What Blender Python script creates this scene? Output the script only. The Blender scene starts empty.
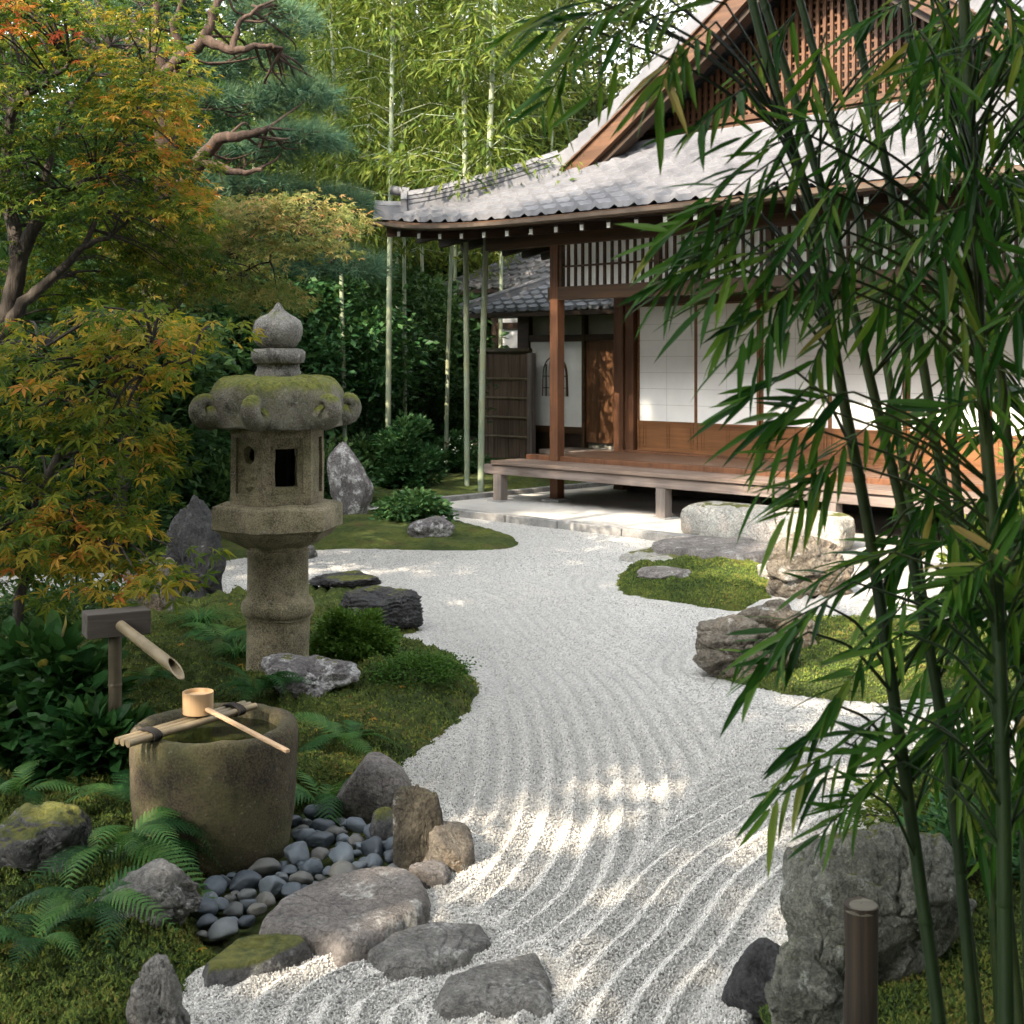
import bpy, bmesh, math, random
import numpy as np
from mathutils import Vector, Matrix

# ------------------------------------------------------------------ camera, sky, sun, exposure
scene = bpy.context.scene
COL = scene.collection
FPX, CAM_H, HOR = 1333.0, 1.6, 361.0          # focal length in px, eye height, horizon row of the photo
cam_data = bpy.data.cameras.new('camera')
cam = bpy.data.objects.new('camera', cam_data)
COL.objects.link(cam)
cam.location = (0, 0, CAM_H)
cam.rotation_euler = (math.radians(90), 0, 0)
cam_data.sensor_width = 36.0
cam_data.lens = FPX / 1024 * 36.0
cam_data.shift_y = -(512 - HOR) / 1024
cam_data.clip_end = 2000
cam_data.dof.use_dof = True
cam_data.dof.focus_distance = 6.3
cam_data.dof.aperture_fstop = (cam_data.lens / 1000.0) / 0.0040
scene.camera = cam

SUN = np.array([-0.50, -0.60, 0.62]); SUN /= np.linalg.norm(SUN)   # direction towards the sun
SUN_EL = math.asin(SUN[2])
world = bpy.data.worlds.new("World")
scene.world = world
world.use_nodes = True
wn = world.node_tree
bg = wn.nodes['Background']
sky = wn.nodes.new('ShaderNodeTexSky')
sky.sky_type = 'NISHITA'
sky.sun_disc = False
sky.sun_elevation = SUN_EL
sky.sun_rotation = math.atan2(SUN[0], SUN[1])
sky.air_density = 1.0
sky.dust_density = 3.5
sky.ozone_density = 1.0
hs = wn.nodes.new('ShaderNodeHueSaturation')
hs.inputs['Saturation'].default_value = 0.14
wn.links.new(sky.outputs[0], hs.inputs['Color'])
wn.links.new(hs.outputs[0], bg.inputs['Color'])
bg.inputs['Strength'].default_value = 0.15

sun_data = bpy.data.lights.new('sun', 'SUN')
sun_data.energy = 2.6
sun_data.angle = math.radians(0.5)
sun_data.color = (1.0, 0.84, 0.66)
sun_ob = bpy.data.objects.new('sun', sun_data)
COL.objects.link(sun_ob)
sun_ob.rotation_euler = Vector(SUN).to_track_quat('Z', 'Y').to_euler()
sun_ob.location = (-10, -12, 14)

scene.view_settings.view_transform = 'Standard'
scene.view_settings.look = 'None'
scene.view_settings.gamma = 1.0
scene.view_settings.exposure = 2.65
scene.render.engine = 'CYCLES'
scene.cycles.use_denoising = True
scene.cycles.max_bounces = 8
scene.cycles.diffuse_bounces = 4
scene.cycles.transmission_bounces = 4
scene.cycles.transparent_max_bounces = 4
scene.cycles.caustics_reflective = False
scene.cycles.caustics_refractive = False

random.seed(7)
RNG = np.random.default_rng(7)

# ------------------------------------------------------------------ where things stand
def P(px, py, d):
    """A point seen at photo pixel (px, py) standing d metres away."""
    return np.array([(px - 512) / FPX * d, d, CAM_H - (py - HOR) / FPX * d])
def G(px, py, z=0.0):
    d = FPX * (CAM_H - z) / (py - HOR)
    return np.array([(px - 512) / FPX * d, d, z])

# ------------------------------------------------------------------ noise in numpy
def _hash(ix, iy, iz, seed):
    h = (ix * 374761393 + iy * 668265263 + iz * 2147483647 + seed * 974711) & 0xFFFFFFFF
    h = ((h ^ (h >> 13)) * 1274126177) & 0xFFFFFFFF
    h = ((h ^ (h >> 16)) * 2246822519) & 0xFFFFFFFF
    return ((h ^ (h >> 15)) & 0xFFFF) / 65535.0
def vnoise(p, seed=0):
    p = np.asarray(p, float)
    i = np.floor(p).astype(np.int64); f = p - i
    u = f * f * (3 - 2 * f)
    r = 0
    for dx in (0, 1):
        wx = u[:, 0] if dx else 1 - u[:, 0]
        for dy in (0, 1):
            wy = u[:, 1] if dy else 1 - u[:, 1]
            for dz in (0, 1):
                wz = u[:, 2] if dz else 1 - u[:, 2]
                r = r + wx * wy * wz * _hash(i[:, 0] + dx, i[:, 1] + dy, i[:, 2] + dz, seed)
    return r * 2 - 1
def fbm(p, octv=4, seed=0, gain=0.5):
    a, s, r = 1.0, 1.0, 0
    for o in range(octv):
        r = r + a * vnoise(p * s + 17.3 * o, seed + o)
        a *= gain; s *= 2.03
    return r
def n2(x, y, scale, octv=3, seed=0):
    q = np.stack([np.ravel(x) * scale, np.ravel(y) * scale, np.zeros(np.size(x))], 1)
    return fbm(q, octv, seed).reshape(np.shape(x))

# ------------------------------------------------------------------ mesh helpers
class MB:
    """Collects shapes; build() links them as ONE mesh object."""
    def __init__(s): s.V = []; s.F = []; s.n = 0
    def add(s, V, F):
        V = np.asarray(V, float).reshape(-1, 3)
        s.V.append(V)
        s.F.extend([tuple(int(i) + s.n for i in f) for f in F])
        s.n += len(V)
        return s
    def box(s, x0, x1, y0, y1, z0, z1):
        V = [(x0, y0, z0), (x1, y0, z0), (x1, y1, z0), (x0, y1, z0), (x0, y0, z1), (x1, y0, z1), (x1, y1, z1), (x0, y1, z1)]
        return s.add(V, [(0, 3, 2, 1), (4, 5, 6, 7), (0, 1, 5, 4), (1, 2, 6, 5), (2, 3, 7, 6), (3, 0, 4, 7)])
    def bar(s, a, b, w, h, up=(0, 0, 1)):
        a = np.array(a, float); b = np.array(b, float); d = b - a; L = np.linalg.norm(d); d /= L
        u = np.array(up, float); r = np.cross(d, u); r /= np.linalg.norm(r); u = np.cross(r, d)
        V = [p + r * sx * w / 2 + u * sz * h / 2 for p in (a, b) for sx, sz in ((-1, -1), (1, -1), (1, 1), (-1, 1))]
        return s.add(V, [(0, 3, 2, 1), (4, 5, 6, 7), (0, 1, 5, 4), (1, 2, 6, 5), (2, 3, 7, 6), (3, 0, 4, 7)][:0] +
                     [(3, 2, 1, 0), (4, 5, 6, 7), (0, 1, 5, 4), (1, 2, 6, 5), (2, 3, 7, 6), (3, 0, 4, 7)])
    def tube(s, pts, rad, n=8, cap=True):
        pts = np.asarray(pts, float); m = len(pts)
        rad = np.broadcast_to(np.asarray(rad, float), (m,))
        t = np.gradient(pts, axis=0); t /= np.linalg.norm(t, axis=1)[:, None] + 1e-12
        ref = np.array([0, 0, 1.0]) if abs(t[0][2]) < .8 else np.array([1.0, 0, 0])
        V = []; r = np.cross(t[0], ref)
        for i in range(m):
            r = r - t[i] * np.dot(r, t[i]); r /= np.linalg.norm(r) + 1e-12
            b = np.cross(t[i], r)
            a = np.arange(n) * 2 * math.pi / n
            V.append(pts[i] + rad[i] * (np.cos(a)[:, None] * r + np.sin(a)[:, None] * b))
        F = [(i * n + j, i * n + (j + 1) % n, (i + 1) * n + (j + 1) % n, (i + 1) * n + j) for i in range(m - 1) for j in range(n)]
        if cap:
            F.append(tuple(range(n - 1, -1, -1))); F.append(tuple((m - 1) * n + j for j in range(n)))
        return s.add(np.concatenate(V), F)
    def lathe(s, prof, n=32, c=(0, 0, 0), ang0=0.0, closed=True):
        V = []; m = len(prof)
        for r, z in prof:
            for j in range(n):
                a = ang0 + j * 2 * math.pi / n
                V.append((c[0] + r * math.cos(a), c[1] + r * math.sin(a), c[2] + z))
        F = [(i * n + j, i * n + (j + 1) % n, (i + 1) * n + (j + 1) % n, (i + 1) * n + j) for i in range(m - 1) for j in range(n)]
        if closed:
            F.append(tuple(range(n - 1, -1, -1))); F.append(tuple((m - 1) * n + j for j in range(n)))
        return s.add(V, F)
    def prism(s, poly, axis, a0, a1):
        """polygon (2D) extruded along axis 0/1/2"""
        n = len(poly); V = []
        for a in (a0, a1):
            for p, q in poly:
                V.append({0: (a, p, q), 1: (p, a, q), 2: (p, q, a)}[axis])
        F = [tuple(range(n)), tuple(range(2 * n - 1, n - 1, -1))] + [(j, n + j, n + (j + 1) % n, (j + 1) % n) for j in range(n)]
        return s.add(V, F)
    def sweep(s, path, prof, side, up):
        """closed profile [(a, b)] carried along path; side/up: arrays of axes per point"""
        n = len(prof); V = []
        for p, sd, u in zip(path, side, up):
            for a, b in prof: V.append(np.array(p) + np.array(sd) * a + np.array(u) * b)
        m = len(path)
        F = [(i * n + j, i * n + (j + 1) % n, (i + 1) * n + (j + 1) % n, (i + 1) * n + j) for i in range(m - 1) for j in range(n)]
        F.append(tuple(range(n - 1, -1, -1))); F.append(tuple((m - 1) * n + j for j in range(n)))
        return s.add(V, F)
    def build(s, name, m, parent=None, smooth=False, bevel=0.0, recalc=True, loc=None):
        me = bpy.data.meshes.new(name)
        me.from_pydata(np.concatenate(s.V).tolist(), [], s.F)
        if recalc:
            bm = bmesh.new(); bm.from_mesh(me)
            bmesh.ops.recalc_face_normals(bm, faces=bm.faces)
            bm.to_mesh(me); bm.free()
        o = bpy.data.objects.new(name, me)
        COL.objects.link(o)
        if m is not None: me.materials.append(m)
        if smooth:
            me.polygons.foreach_set('use_smooth', [True] * len(me.polygons))
            me.set_sharp_from_angle(angle=math.radians(50))
        if bevel:
            b = o.modifiers.new('bevel', 'BEVEL'); b.width = bevel; b.segments = 2; b.limit_method = 'ANGLE'; b.angle_limit = math.radians(40)
        if parent: o.parent = parent
        if loc is not None: o.location = loc
        return o

def npmesh(name, V, faces, m, parent=None, smooth=False, tone=None, loc=None):
    """Fast mesh from arrays; faces: list of (k, 3) / (k, 4) index arrays."""
    me = bpy.data.meshes.new(name)
    V = np.asarray(V, np.float32)
    idx = np.concatenate([f.ravel() for f in faces]).astype(np.int32)
    sizes = np.concatenate([np.full(len(f), f.shape[1]) for f in faces])
    starts = np.concatenate([[0], np.cumsum(sizes)[:-1]]).astype(np.int32)
    me.vertices.add(len(V)); me.vertices.foreach_set('co', V.ravel())
    me.loops.add(len(idx)); me.loops.foreach_set('vertex_index', idx)
    me.polygons.add(len(sizes)); me.polygons.foreach_set('loop_start', starts)
    me.polygons.foreach_set('use_smooth', np.full(len(sizes), smooth))
    if tone is not None:
        a = me.attributes.new('tone', 'FLOAT', 'POINT'); a.data.foreach_set('value', np.asarray(tone, np.float32))
    me.update(calc_edges=True)
    me.validate()
    o = bpy.data.objects.new(name, me)
    COL.objects.link(o)
    if m is not None: me.materials.append(m)
    if parent: o.parent = parent
    if loc is not None: o.location = loc
    return o

def grid_faces(nx, ny):
    """quads of an (ny, nx) vertex grid"""
    i = np.arange((ny - 1) * (nx - 1)); r = i // (nx - 1); c = i % (nx - 1)
    a = r * nx + c
    return np.stack([a, a + 1, a + nx + 1, a + nx], 1)

def tag(o, label=None, cat=None, group=None, kind=None):
    if label: o['label'] = label
    if cat: o['category'] = cat
    if group: o['group'] = group
    if kind: o['kind'] = kind
    return o
def thing(name, label, cat, loc=(0, 0, 0), rotz=0.0, group=None):
    o = bpy.data.objects.new(name, None); COL.objects.link(o)
    o.empty_display_size = 0.2
    o.location = loc; o.rotation_euler = (0, 0, rotz)
    return tag(o, label, cat, group)
def dup(root, loc, rotz=None, label=None, group=None, scale=None):
    r = root.copy(); COL.objects.link(r); r.location = loc
    if rotz is not None: r.rotation_euler = (0, 0, rotz)
    if scale is not None: r.scale = (scale,) * 3 if np.isscalar(scale) else scale
    if label: r['label'] = label
    if group: r['group'] = group
    for ch in list(root.children):
        c = ch.copy(); COL.objects.link(c); c.parent = r
        for g in ch.children:
            d = g.copy(); COL.objects.link(d); d.parent = c
    return r

# ------------------------------------------------------------------ scattering leaves
def unit(a): return a / (np.linalg.norm(a, axis=-1, keepdims=True) + 1e-9)
def frames(d, nrm):
    x = unit(d); z = unit(nrm - (nrm * x).sum(-1, keepdims=True) * x); y = np.cross(z, x)
    return np.stack([x, y, z], -1)
def rand_dirs(n, up=0.0, rng=None):
    rng = rng or RNG
    v = rng.normal(size=(n, 3)); v[:, 2] += up
    return unit(v)
def scatter(T, faces, pos, R, sc):
    """copies of template T: returns V and faces"""
    n, m = len(pos), len(T)
    sc = np.asarray(sc, float); sc = sc[:, None, None] if sc.ndim == 1 else sc[:, None, :]
    V = np.einsum('nij,nmj->nmi', R, T[None] * sc) + pos[:, None]
    off = (np.arange(n) * m)[:, None, None]
    return V.reshape(-1, 3), [(f[None] + off).reshape(-1, f.shape[1]) for f in faces]

def leaf_maple():
    T = [(0, 0, 0)]; F = []
    ang = np.radians([-105, -52, 0, 52, 105]); ln = [.55, .9, 1.05, .9, .55]
    for a, l in zip(ang, ln):
        b = len(T)
        for da, r, z in ((-.30, .42, .02), (0, l, -.16), (.30, .42, .02)):
            T.append((r * l / .9 * math.cos(a + da) if da else l * math.cos(a), r * l / .9 * math.sin(a + da) if da else l * math.sin(a), z))
        F.append((0, b, b + 1, b + 2))
    return np.array(T), [np.array(F)]
def leaf_lance(rows=(.12, .4, .75), wid=(.75, 1.0, .6), w=.062, droop=.14, fold=.3):
    T = [(0, 0, 0)]
    for t, k in zip(rows, wid):
        z = -droop * t * t
        T += [(t, -w * k, z + fold * w * k), (t, 0, z), (t, w * k, z + fold * w * k)]
    T.append((1, 0, -droop)); n = len(rows); L = len(T) - 1
    tri = [(0, 1, 2), (0, 2, 3), (L, L - 2, L - 3), (L, L - 1, L - 2)]
    quad = []
    for i in range(n - 1):
        a = 1 + 3 * i
        quad += [(a, a + 3, a + 4, a + 1), (a + 1, a + 4, a + 5, a + 2)]
    return np.array(T), [np.array(tri), np.array(quad)]
def leaf_oval(w=.28, droop=.12):
    T = [(0, 0, 0), (.3, -w, .05), (.3, 0, 0), (.3, w, .05), (.7, -w * .8, -.02), (.7, 0, -.07), (.7, w * .8, -.02), (1, 0, -droop - .05)]
    return np.array(T), [np.array([(0, 1, 2), (0, 2, 3), (7, 5, 4), (7, 6, 5)]), np.array([(1, 4, 5, 2), (2, 5, 6, 3)])]
def leaf_small(w=.3):
    T = [(0, 0, 0), (.5, -w, .06), (1, 0, -.05), (.5, w, .06)]
    return np.array(T), [np.array([(0, 1, 2), (0, 2, 3)])]
def needle_tuft(n=16, seed=1, w=.03):
    r = np.random.default_rng(seed); T = []; F = []
    for k in range(n):
        d = unit(np.array([.7, *r.normal(size=2) * .55])); s = unit(np.cross(d, r.normal(size=3))) * w
        b = len(T); T += [-s * .5, s * .5, d * r.uniform(.8, 1.1)]; F.append((b, b + 1, b + 2))
    return np.array(T), [np.array(F)]
L_MAPLE, L_BAMBOO, L_OVAL, L_SMALL, L_NEEDLE = leaf_maple(), leaf_lance(), leaf_oval(), leaf_small(), needle_tuft()
L_BAMBOO_FAR = leaf_lance(rows=(.4,), wid=(1.0,), w=.09, droop=.15)
L_BAMBOO_FAR = (L_BAMBOO_FAR[0], [L_BAMBOO_FAR[1][0]])

# ------------------------------------------------------------------ materials
class NT:
    def __init__(s, name):
        s.m = bpy.data.materials.new(name); s.m.use_nodes = True
        s.t = s.m.node_tree; s.b = s.t.nodes['Principled BSDF']; s.out = s.t.nodes['Material Output']
        s.b.inputs['Specular IOR Level'].default_value = 0.35
    def n(s, typ, **kw):
        x = s.t.nodes.new(typ)
        for k, v in kw.items(): setattr(x, k, v)
        return x
    def l(s, a, b): s.t.links.new(a, b)
    def put(s, sock, v):
        if hasattr(v, 'is_linked'): s.l(v, sock)
        else: sock.default_value = v
    def coord(s, scale=(1, 1, 1), kind='Object'):
        c = s.n('ShaderNodeTexCoord'); mp = s.n('ShaderNodeMapping'); mp.inputs['Scale'].default_value = scale
        s.l(c.outputs[kind], mp.inputs['Vector']); return mp.outputs[0]
    def noise(s, scale, detail=4, rough=.55, vec=None, dist=0.0):
        x = s.n('ShaderNodeTexNoise'); x.inputs['Scale'].default_value = scale; x.inputs['Detail'].default_value = detail
        x.inputs['Roughness'].default_value = rough; x.inputs['Distortion'].default_value = dist
        if vec is not None: s.l(vec, x.inputs['Vector'])
        return x.outputs['Fac']
    def voro(s, scale, vec=None, feat='F1', out='Distance'):
        x = s.n('ShaderNodeTexVoronoi', feature=feat); x.inputs['Scale'].default_value = scale
        if vec is not None: s.l(vec, x.inputs['Vector'])
        return x.outputs[out]
    def ramp(s, fac, stops):
        x = s.n('ShaderNodeValToRGB'); e = x.color_ramp.elements
        while len(e) < len(stops): e.new(.5)
        for i, (p, c) in enumerate(stops):
            e[i].position = p; e[i].color = (*c, 1) if hasattr(c, '__len__') else (c, c, c, 1)
        s.l(fac, x.inputs['Fac']); return x.outputs['Color']
    def mix(s, fac, a, b, mode='MIX'):
        x = s.n('ShaderNodeMix', data_type='RGBA', blend_type=mode)
        s.put(x.inputs['Factor'], fac)
        for k, v in ((6, a), (7, b)):
            s.put(x.inputs[k], v if hasattr(v, 'is_linked') else (*v, 1))
        return x.outputs[2]
    def math(s, op, a, b=0.0, c=None):
        x = s.n('ShaderNodeMath', operation=op); s.put(x.inputs[0], a); s.put(x.inputs[1], b)
        if c is not None: s.put(x.inputs[2], c)
        return x.outputs[0]
    def bump(s, h, strength=.5, dist=.01, nrm=None):
        x = s.n('ShaderNodeBump'); x.inputs['Strength'].default_value = strength; x.inputs['Distance'].default_value = dist
        s.l(h, x.inputs['Height'])
        if nrm is not None: s.l(nrm, x.inputs['Normal'])
        return x.outputs[0]
    def fin(s, col=None, rough=.7, nrm=None):
        if col is not None: s.put(s.b.inputs['Base Color'], col if hasattr(col, 'is_linked') else (*col, 1))
        s.put(s.b.inputs['Roughness'], rough)
        if nrm is not None: s.l(nrm, s.b.inputs['Normal'])
        return s.m

def up_mask(t, lo, hi, vec, nscale=5, namt=.5):
    """1 where the surface looks up, broken by noise (where moss takes hold)"""
    g = t.n('ShaderNodeNewGeometry'); sx = t.n('ShaderNodeSeparateXYZ'); t.l(g.outputs['Normal'], sx.inputs[0])
    v = t.math('ADD', sx.outputs[2], t.math('MULTIPLY', t.math('SUBTRACT', t.noise(nscale, 5, .6, vec), .5), namt * 2))
    return t.ramp(v, [(0, 0.0), (max(.001, lo), 0.0), (hi, 1.0)])

def m_leaf(name, stops, var=.5, transl=.35, rough=.45, tone=True):
    t = NT(name); g = t.n('ShaderNodeNewGeometry')
    f = t.math('MULTIPLY', t.math('SUBTRACT', g.outputs['Random Per Island'], .5), var)
    if tone:
        a = t.n('ShaderNodeAttribute'); a.attribute_name = 'tone'; f = t.math('ADD', f, a.outputs['Fac'])
    else: f = t.math('ADD', f, .5)
    c = t.ramp(f, stops)
    t.b.inputs['Specular IOR Level'].default_value = .10
    t.fin(c, rough)
    tr = t.n('ShaderNodeBsdfTranslucent'); t.l(t.mix(1.0, c, (1.25, 1.2, .75), 'MULTIPLY'), tr.inputs['Color'])
    mx = t.n('ShaderNodeMixShader'); mx.inputs[0].default_value = transl
    t.l(t.b.outputs[0], mx.inputs[1]); t.l(tr.outputs[0], mx.inputs[2]); t.l(mx.outputs[0], t.out.inputs['Surface'])
    return t.m

def m_rock(name, c1, c2, lichen=.3, lich_col=(.30, .305, .285), moss=0.0, scale=1.0, rough=.85, warm=None):
    t = NT(name); v = t.coord()
    n1 = t.noise(4.5 * scale, 7, .62, v, .4); n2_ = t.noise(22 * scale, 5, .6, v)
    c = t.ramp(t.math('ADD', t.math('MULTIPLY', n1, .7), t.math('MULTIPLY', n2_, .3)), [(.33, c1), (.66, c2)])
    if warm: c = t.mix(t.ramp(t.noise(3 * scale, 4, .6, v), [(.5, 0.0), (.66, .8)]), c, warm)
    lm = t.ramp(t.noise(9 * scale, 6, .7, v), [(.62 - .14 * lichen, 0.0), (.68 - .1 * lichen, .85)])
    c = t.mix(lm, c, lich_col)
    crack = t.voro(7 * scale, t.mix(.12, v, t.n('ShaderNodeTexNoise').outputs['Color']), 'DISTANCE_TO_EDGE')
    c = t.mix(t.ramp(crack, [(0, .55), (.025, 0.0)]), c, tuple(x * .35 for x in c1))
    c = t.mix(.55, c, t.ramp(t.noise(70 * scale, 4, .75, v), [(.34, .12), (.5, .5), (.68, .95)]), 'OVERLAY')
    c = t.mix(t.ramp(t.noise(6 * scale, 8, .75, v, 1.2), [(.56, 0.0), (.70, .6)]), c, tuple(x * .4 for x in c1))
    if moss > 0:
        mm = up_mask(t, 1.02 - .75 * moss, 1.25 - .7 * moss, v, 4.5 * scale, .55)
        mc = t.ramp(t.noise(30, 4, .6, v), [(.3, (.03, .045, .008)), (.7, (.13, .13, .025))])
        c = t.mix(mm, c, mc)
    h = t.math('ADD', t.math('MULTIPLY', t.noise(14 * scale, 9, .68, v), 1.0), t.math('MULTIPLY', t.noise(90 * scale, 3, .6, v), .25))
    return t.fin(c, rough, t.bump(h, 1.0, .035))

def m_wood(name, c1, c2, axis=0, rough=.55, scale=1.0, grain=18):
    t = NT(name); s = [grain * scale] * 3; s[axis] = 1.2 * scale
    v = t.coord(tuple(s)); v2 = t.coord()
    g = t.noise(1.0, 6, .65, v, .6); w = t.noise(1.6, 3, .5, v2)
    c = t.ramp(t.math('ADD', t.math('MULTIPLY', g, .75), t.math('MULTIPLY', w, .25)), [(.34, c1), (.66, c2)])
    return t.fin(c, rough, t.bump(g, .35, .004))

def m_plain(name, col, rough=.6, var=.15, scale=6, bump=.1):
    t = NT(name); v = t.coord()
    n = t.noise(scale, 6, .6, v)
    c = t.mix(t.ramp(n, [(.3, 0.0), (.7, 1.0)]), tuple(x * (1 - var) for x in col), tuple(min(1, x * (1 + var)) for x in col))
    return t.fin(c, rough, t.bump(t.noise(60, 4, .6, v), bump, .004))

def m_granite(name, c1, c2, moss_up=0.0, dark=.35, lichen=.25, green=.0):
    t = NT(name); v = t.coord()
    sp = t.noise(150, 2, .5, v); big = t.noise(7, 6, .65, v, .3)
    c = t.ramp(t.math('ADD', t.math('MULTIPLY', sp, .5), t.math('MULTIPLY', big, .5)), [(.38, c1), (.60, c2)])
    c = t.mix(t.ramp(t.noise(11, 7, .7, v), [(.55, 0.0), (.68, dark)]), c, (.02, .02, .016))
    c = t.mix(t.ramp(t.noise(38, 7, .75, v), [(.62 - .1 * lichen, 0.0), (.72 - .1 * lichen, .7 if lichen else 0.0)]), c, (.36, .36, .33))
    if green: c = t.mix(t.ramp(t.noise(5, 5, .7, v), [(.42, 0.0), (.66, green)]), c, (.11, .115, .04))
    if moss_up:
        mm = up_mask(t, .95 - .8 * moss_up, 1.35 - .75 * moss_up, v, 8, .75)
        c = t.mix(mm, c, t.ramp(t.noise(60, 4, .6, v), [(.3, (.035, .05, .008)), (.7, (.15, .15, .025))]))
    h = t.math('ADD', t.math('MULTIPLY', t.noise(60, 5, .7, v), 1.0), t.math('MULTIPLY', t.noise(12, 6, .65, v), .8))
    return t.fin(c, .9, t.bump(h, .6, .012))
# ------------------------------------------------------------------ the ground: outlines of gravel, moss and paths
def chaikin(p, k=2):
    p = np.asarray(p, float)
    for _ in range(k):
        q = np.roll(p, -1, 0)
        p = np.stack([.75 * p + .25 * q, .25 * p + .75 * q], 1).reshape(-1, 2)
    return p
def outline(px, k=2):
    return chaikin([G(x, y)[:2] for x, y in px], k)
def sdist(x, y, poly):
    """signed distance to a closed outline, negative inside"""
    shp = np.shape(x); x = np.ravel(x); y = np.ravel(y)
    d2 = np.full(x.shape, 1e9); ins = np.zeros(x.shape, bool)
    for (ax, ay), (bx, by) in zip(poly, np.roll(poly, -1, 0)):
        ex, ey = bx - ax, by - ay; L = ex * ex + ey * ey + 1e-12
        t = np.clip(((x - ax) * ex + (y - ay) * ey) / L, 0, 1)
        d2 = np.minimum(d2, (x - ax - t * ex) ** 2 + (y - ay - t * ey) ** 2)
        c = (ay > y) != (by > y)
        ins ^= c & (x < ex * (y - ay) / (by - ay + 1e-15) + ax)
    return (np.sqrt(d2) * np.where(ins, -1, 1)).reshape(shp)

BANK_LANTERN = outline([(100, 1250), (188, 1020), (204, 972), (255, 958), (310, 945), (425, 902), (445, 872), (468, 852), (440, 822), (398, 772), (430, 752),
    (474, 715), (489, 690), (470, 665), (430, 647), (402, 640), (425, 628), (412, 604), (380, 590), (345, 580), (312, 578), (286, 588), (245, 598), (210, 606),
    (170, 612), (60, 611), (0, 611), (-300, 612), (-900, 612), (-900, 1250)])
BANK_STONE = outline([(-700, 578), (-100, 579), (130, 574), (220, 562), (330, 548), (420, 551), (500, 551), (528, 545), (517, 535), (475, 525), (440, 516), (405, 512), (300, 514), (100, 516), (-500, 516)])
BANK_RIGHT = outline([(611, 585), (616, 575), (640, 571), (700, 568), (755, 568), (790, 578), (770, 600), (742, 613), (700, 607), (650, 599), (620, 594)])
BANK_BEHIND = outline([(698, 668), (715, 680), (760, 692), (830, 702), (900, 704), (1000, 694), (1250, 694), (1250, 640), (1000, 628), (900, 624), (820, 622), (760, 630), (712, 645)])
BANK_BOULDER = outline([(700, 1200), (712, 1050), (735, 1000), (775, 955), (800, 900), (850, 855), (900, 818), (960, 796), (1100, 780), (1500, 780), (1500, 1200)])
HALL_O = np.array([-.2, 15.0]); UD = np.array([.7071, -.7071]); VD = np.array([.7071, .7071])
def UV(u, v, z=0.0): return np.array([*(HALL_O + u * UD + v * VD), z])
# raised earth under the veranda, and the lawn behind
EARTH = np.array([UV(-.35, -1.12)[:2], UV(9, -1.12)[:2], UV(9, 4)[:2], UV(-.35, 4)[:2]])
LAWN = np.array([(-26, 14.6), (-6, 15.0), (-1.9, 14.85), UV(-.50, -.75)[:2], UV(-.50, 4)[:2], UV(-.5, 12)[:2], (4, 40), (-26, 40)])

def height_bank(x, y, d, top, wall=.10):
    return -.03 + (top + .03) * (1 - np.exp(-np.maximum(d, 0) / wall))
def bump_at(x, y, c, r, h):
    return h * np.exp(-((x - c[0]) ** 2 + (y - c[1]) ** 2) / (r * r))
BED = outline([(195, 955), (170, 900), (215, 850), (290, 800), (330, 790), (380, 800), (420, 830), (440, 865), (420, 895), (330, 930), (250, 955)])
def z_lantern(x, y, d=None):
    if d is None: d = -sdist(x, y, BANK_LANTERN)
    z = height_bank(x, y, d, .05)
    lump = n2(x, y, 3.0, 3, 5) * .03 + np.abs(n2(x, y, 12, 3, 9)) * .045
    z = z + lump * np.clip(d / .15, 0, 1)
    for px, py, r, h in ((150, 690, .45, .06), (50, 690, .6, .12), (40, 640, 1.4, .10), (400, 700, .35, .03), (350, 610, .5, .02)):
        z = z + bump_at(x, y, G(px, py), r, h) * np.clip(d / .3, 0, 1)
    b = -sdist(x, y, BED)
    k = np.clip(b / .1 + .6, 0, 1)
    return z * (1 - k) + (-.035 + .01 * n2(x, y, 8, 2, 3)) * k
def z_simple(poly, top, wall=.1, lum=.02):
    def f(x, y, d=None):
        if d is None: d = -sdist(x, y, poly)
        return height_bank(x, y, d, top, wall) + (n2(x, y, 2.2, 3, 2) * lum + np.abs(n2(x, y, 10, 3, 4)) * lum) * np.clip(d / .15, 0, 1)
    return f
z_stone = z_simple(BANK_STONE, .05, .15)
z_right = z_simple(BANK_RIGHT, .06, .08, .035)
z_behind = z_simple(BANK_BEHIND, .06, .1)
z_boulder = z_simple(BANK_BOULDER, .06, .12)
z_lawn = z_simple(LAWN, .07, .1, .03)
def ground_z(x, y):
    for poly, f in ((BANK_LANTERN, z_lantern), (BANK_STONE, z_stone), (BANK_RIGHT, z_right), (BANK_BEHIND, z_behind), (BANK_BOULDER, z_boulder), (LAWN, z_lawn)):
        if sdist(np.array([x]), np.array([y]), poly)[0] < 0: return float(f(np.array([x]), np.array([y]))[0])
    return 0.0

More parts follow.
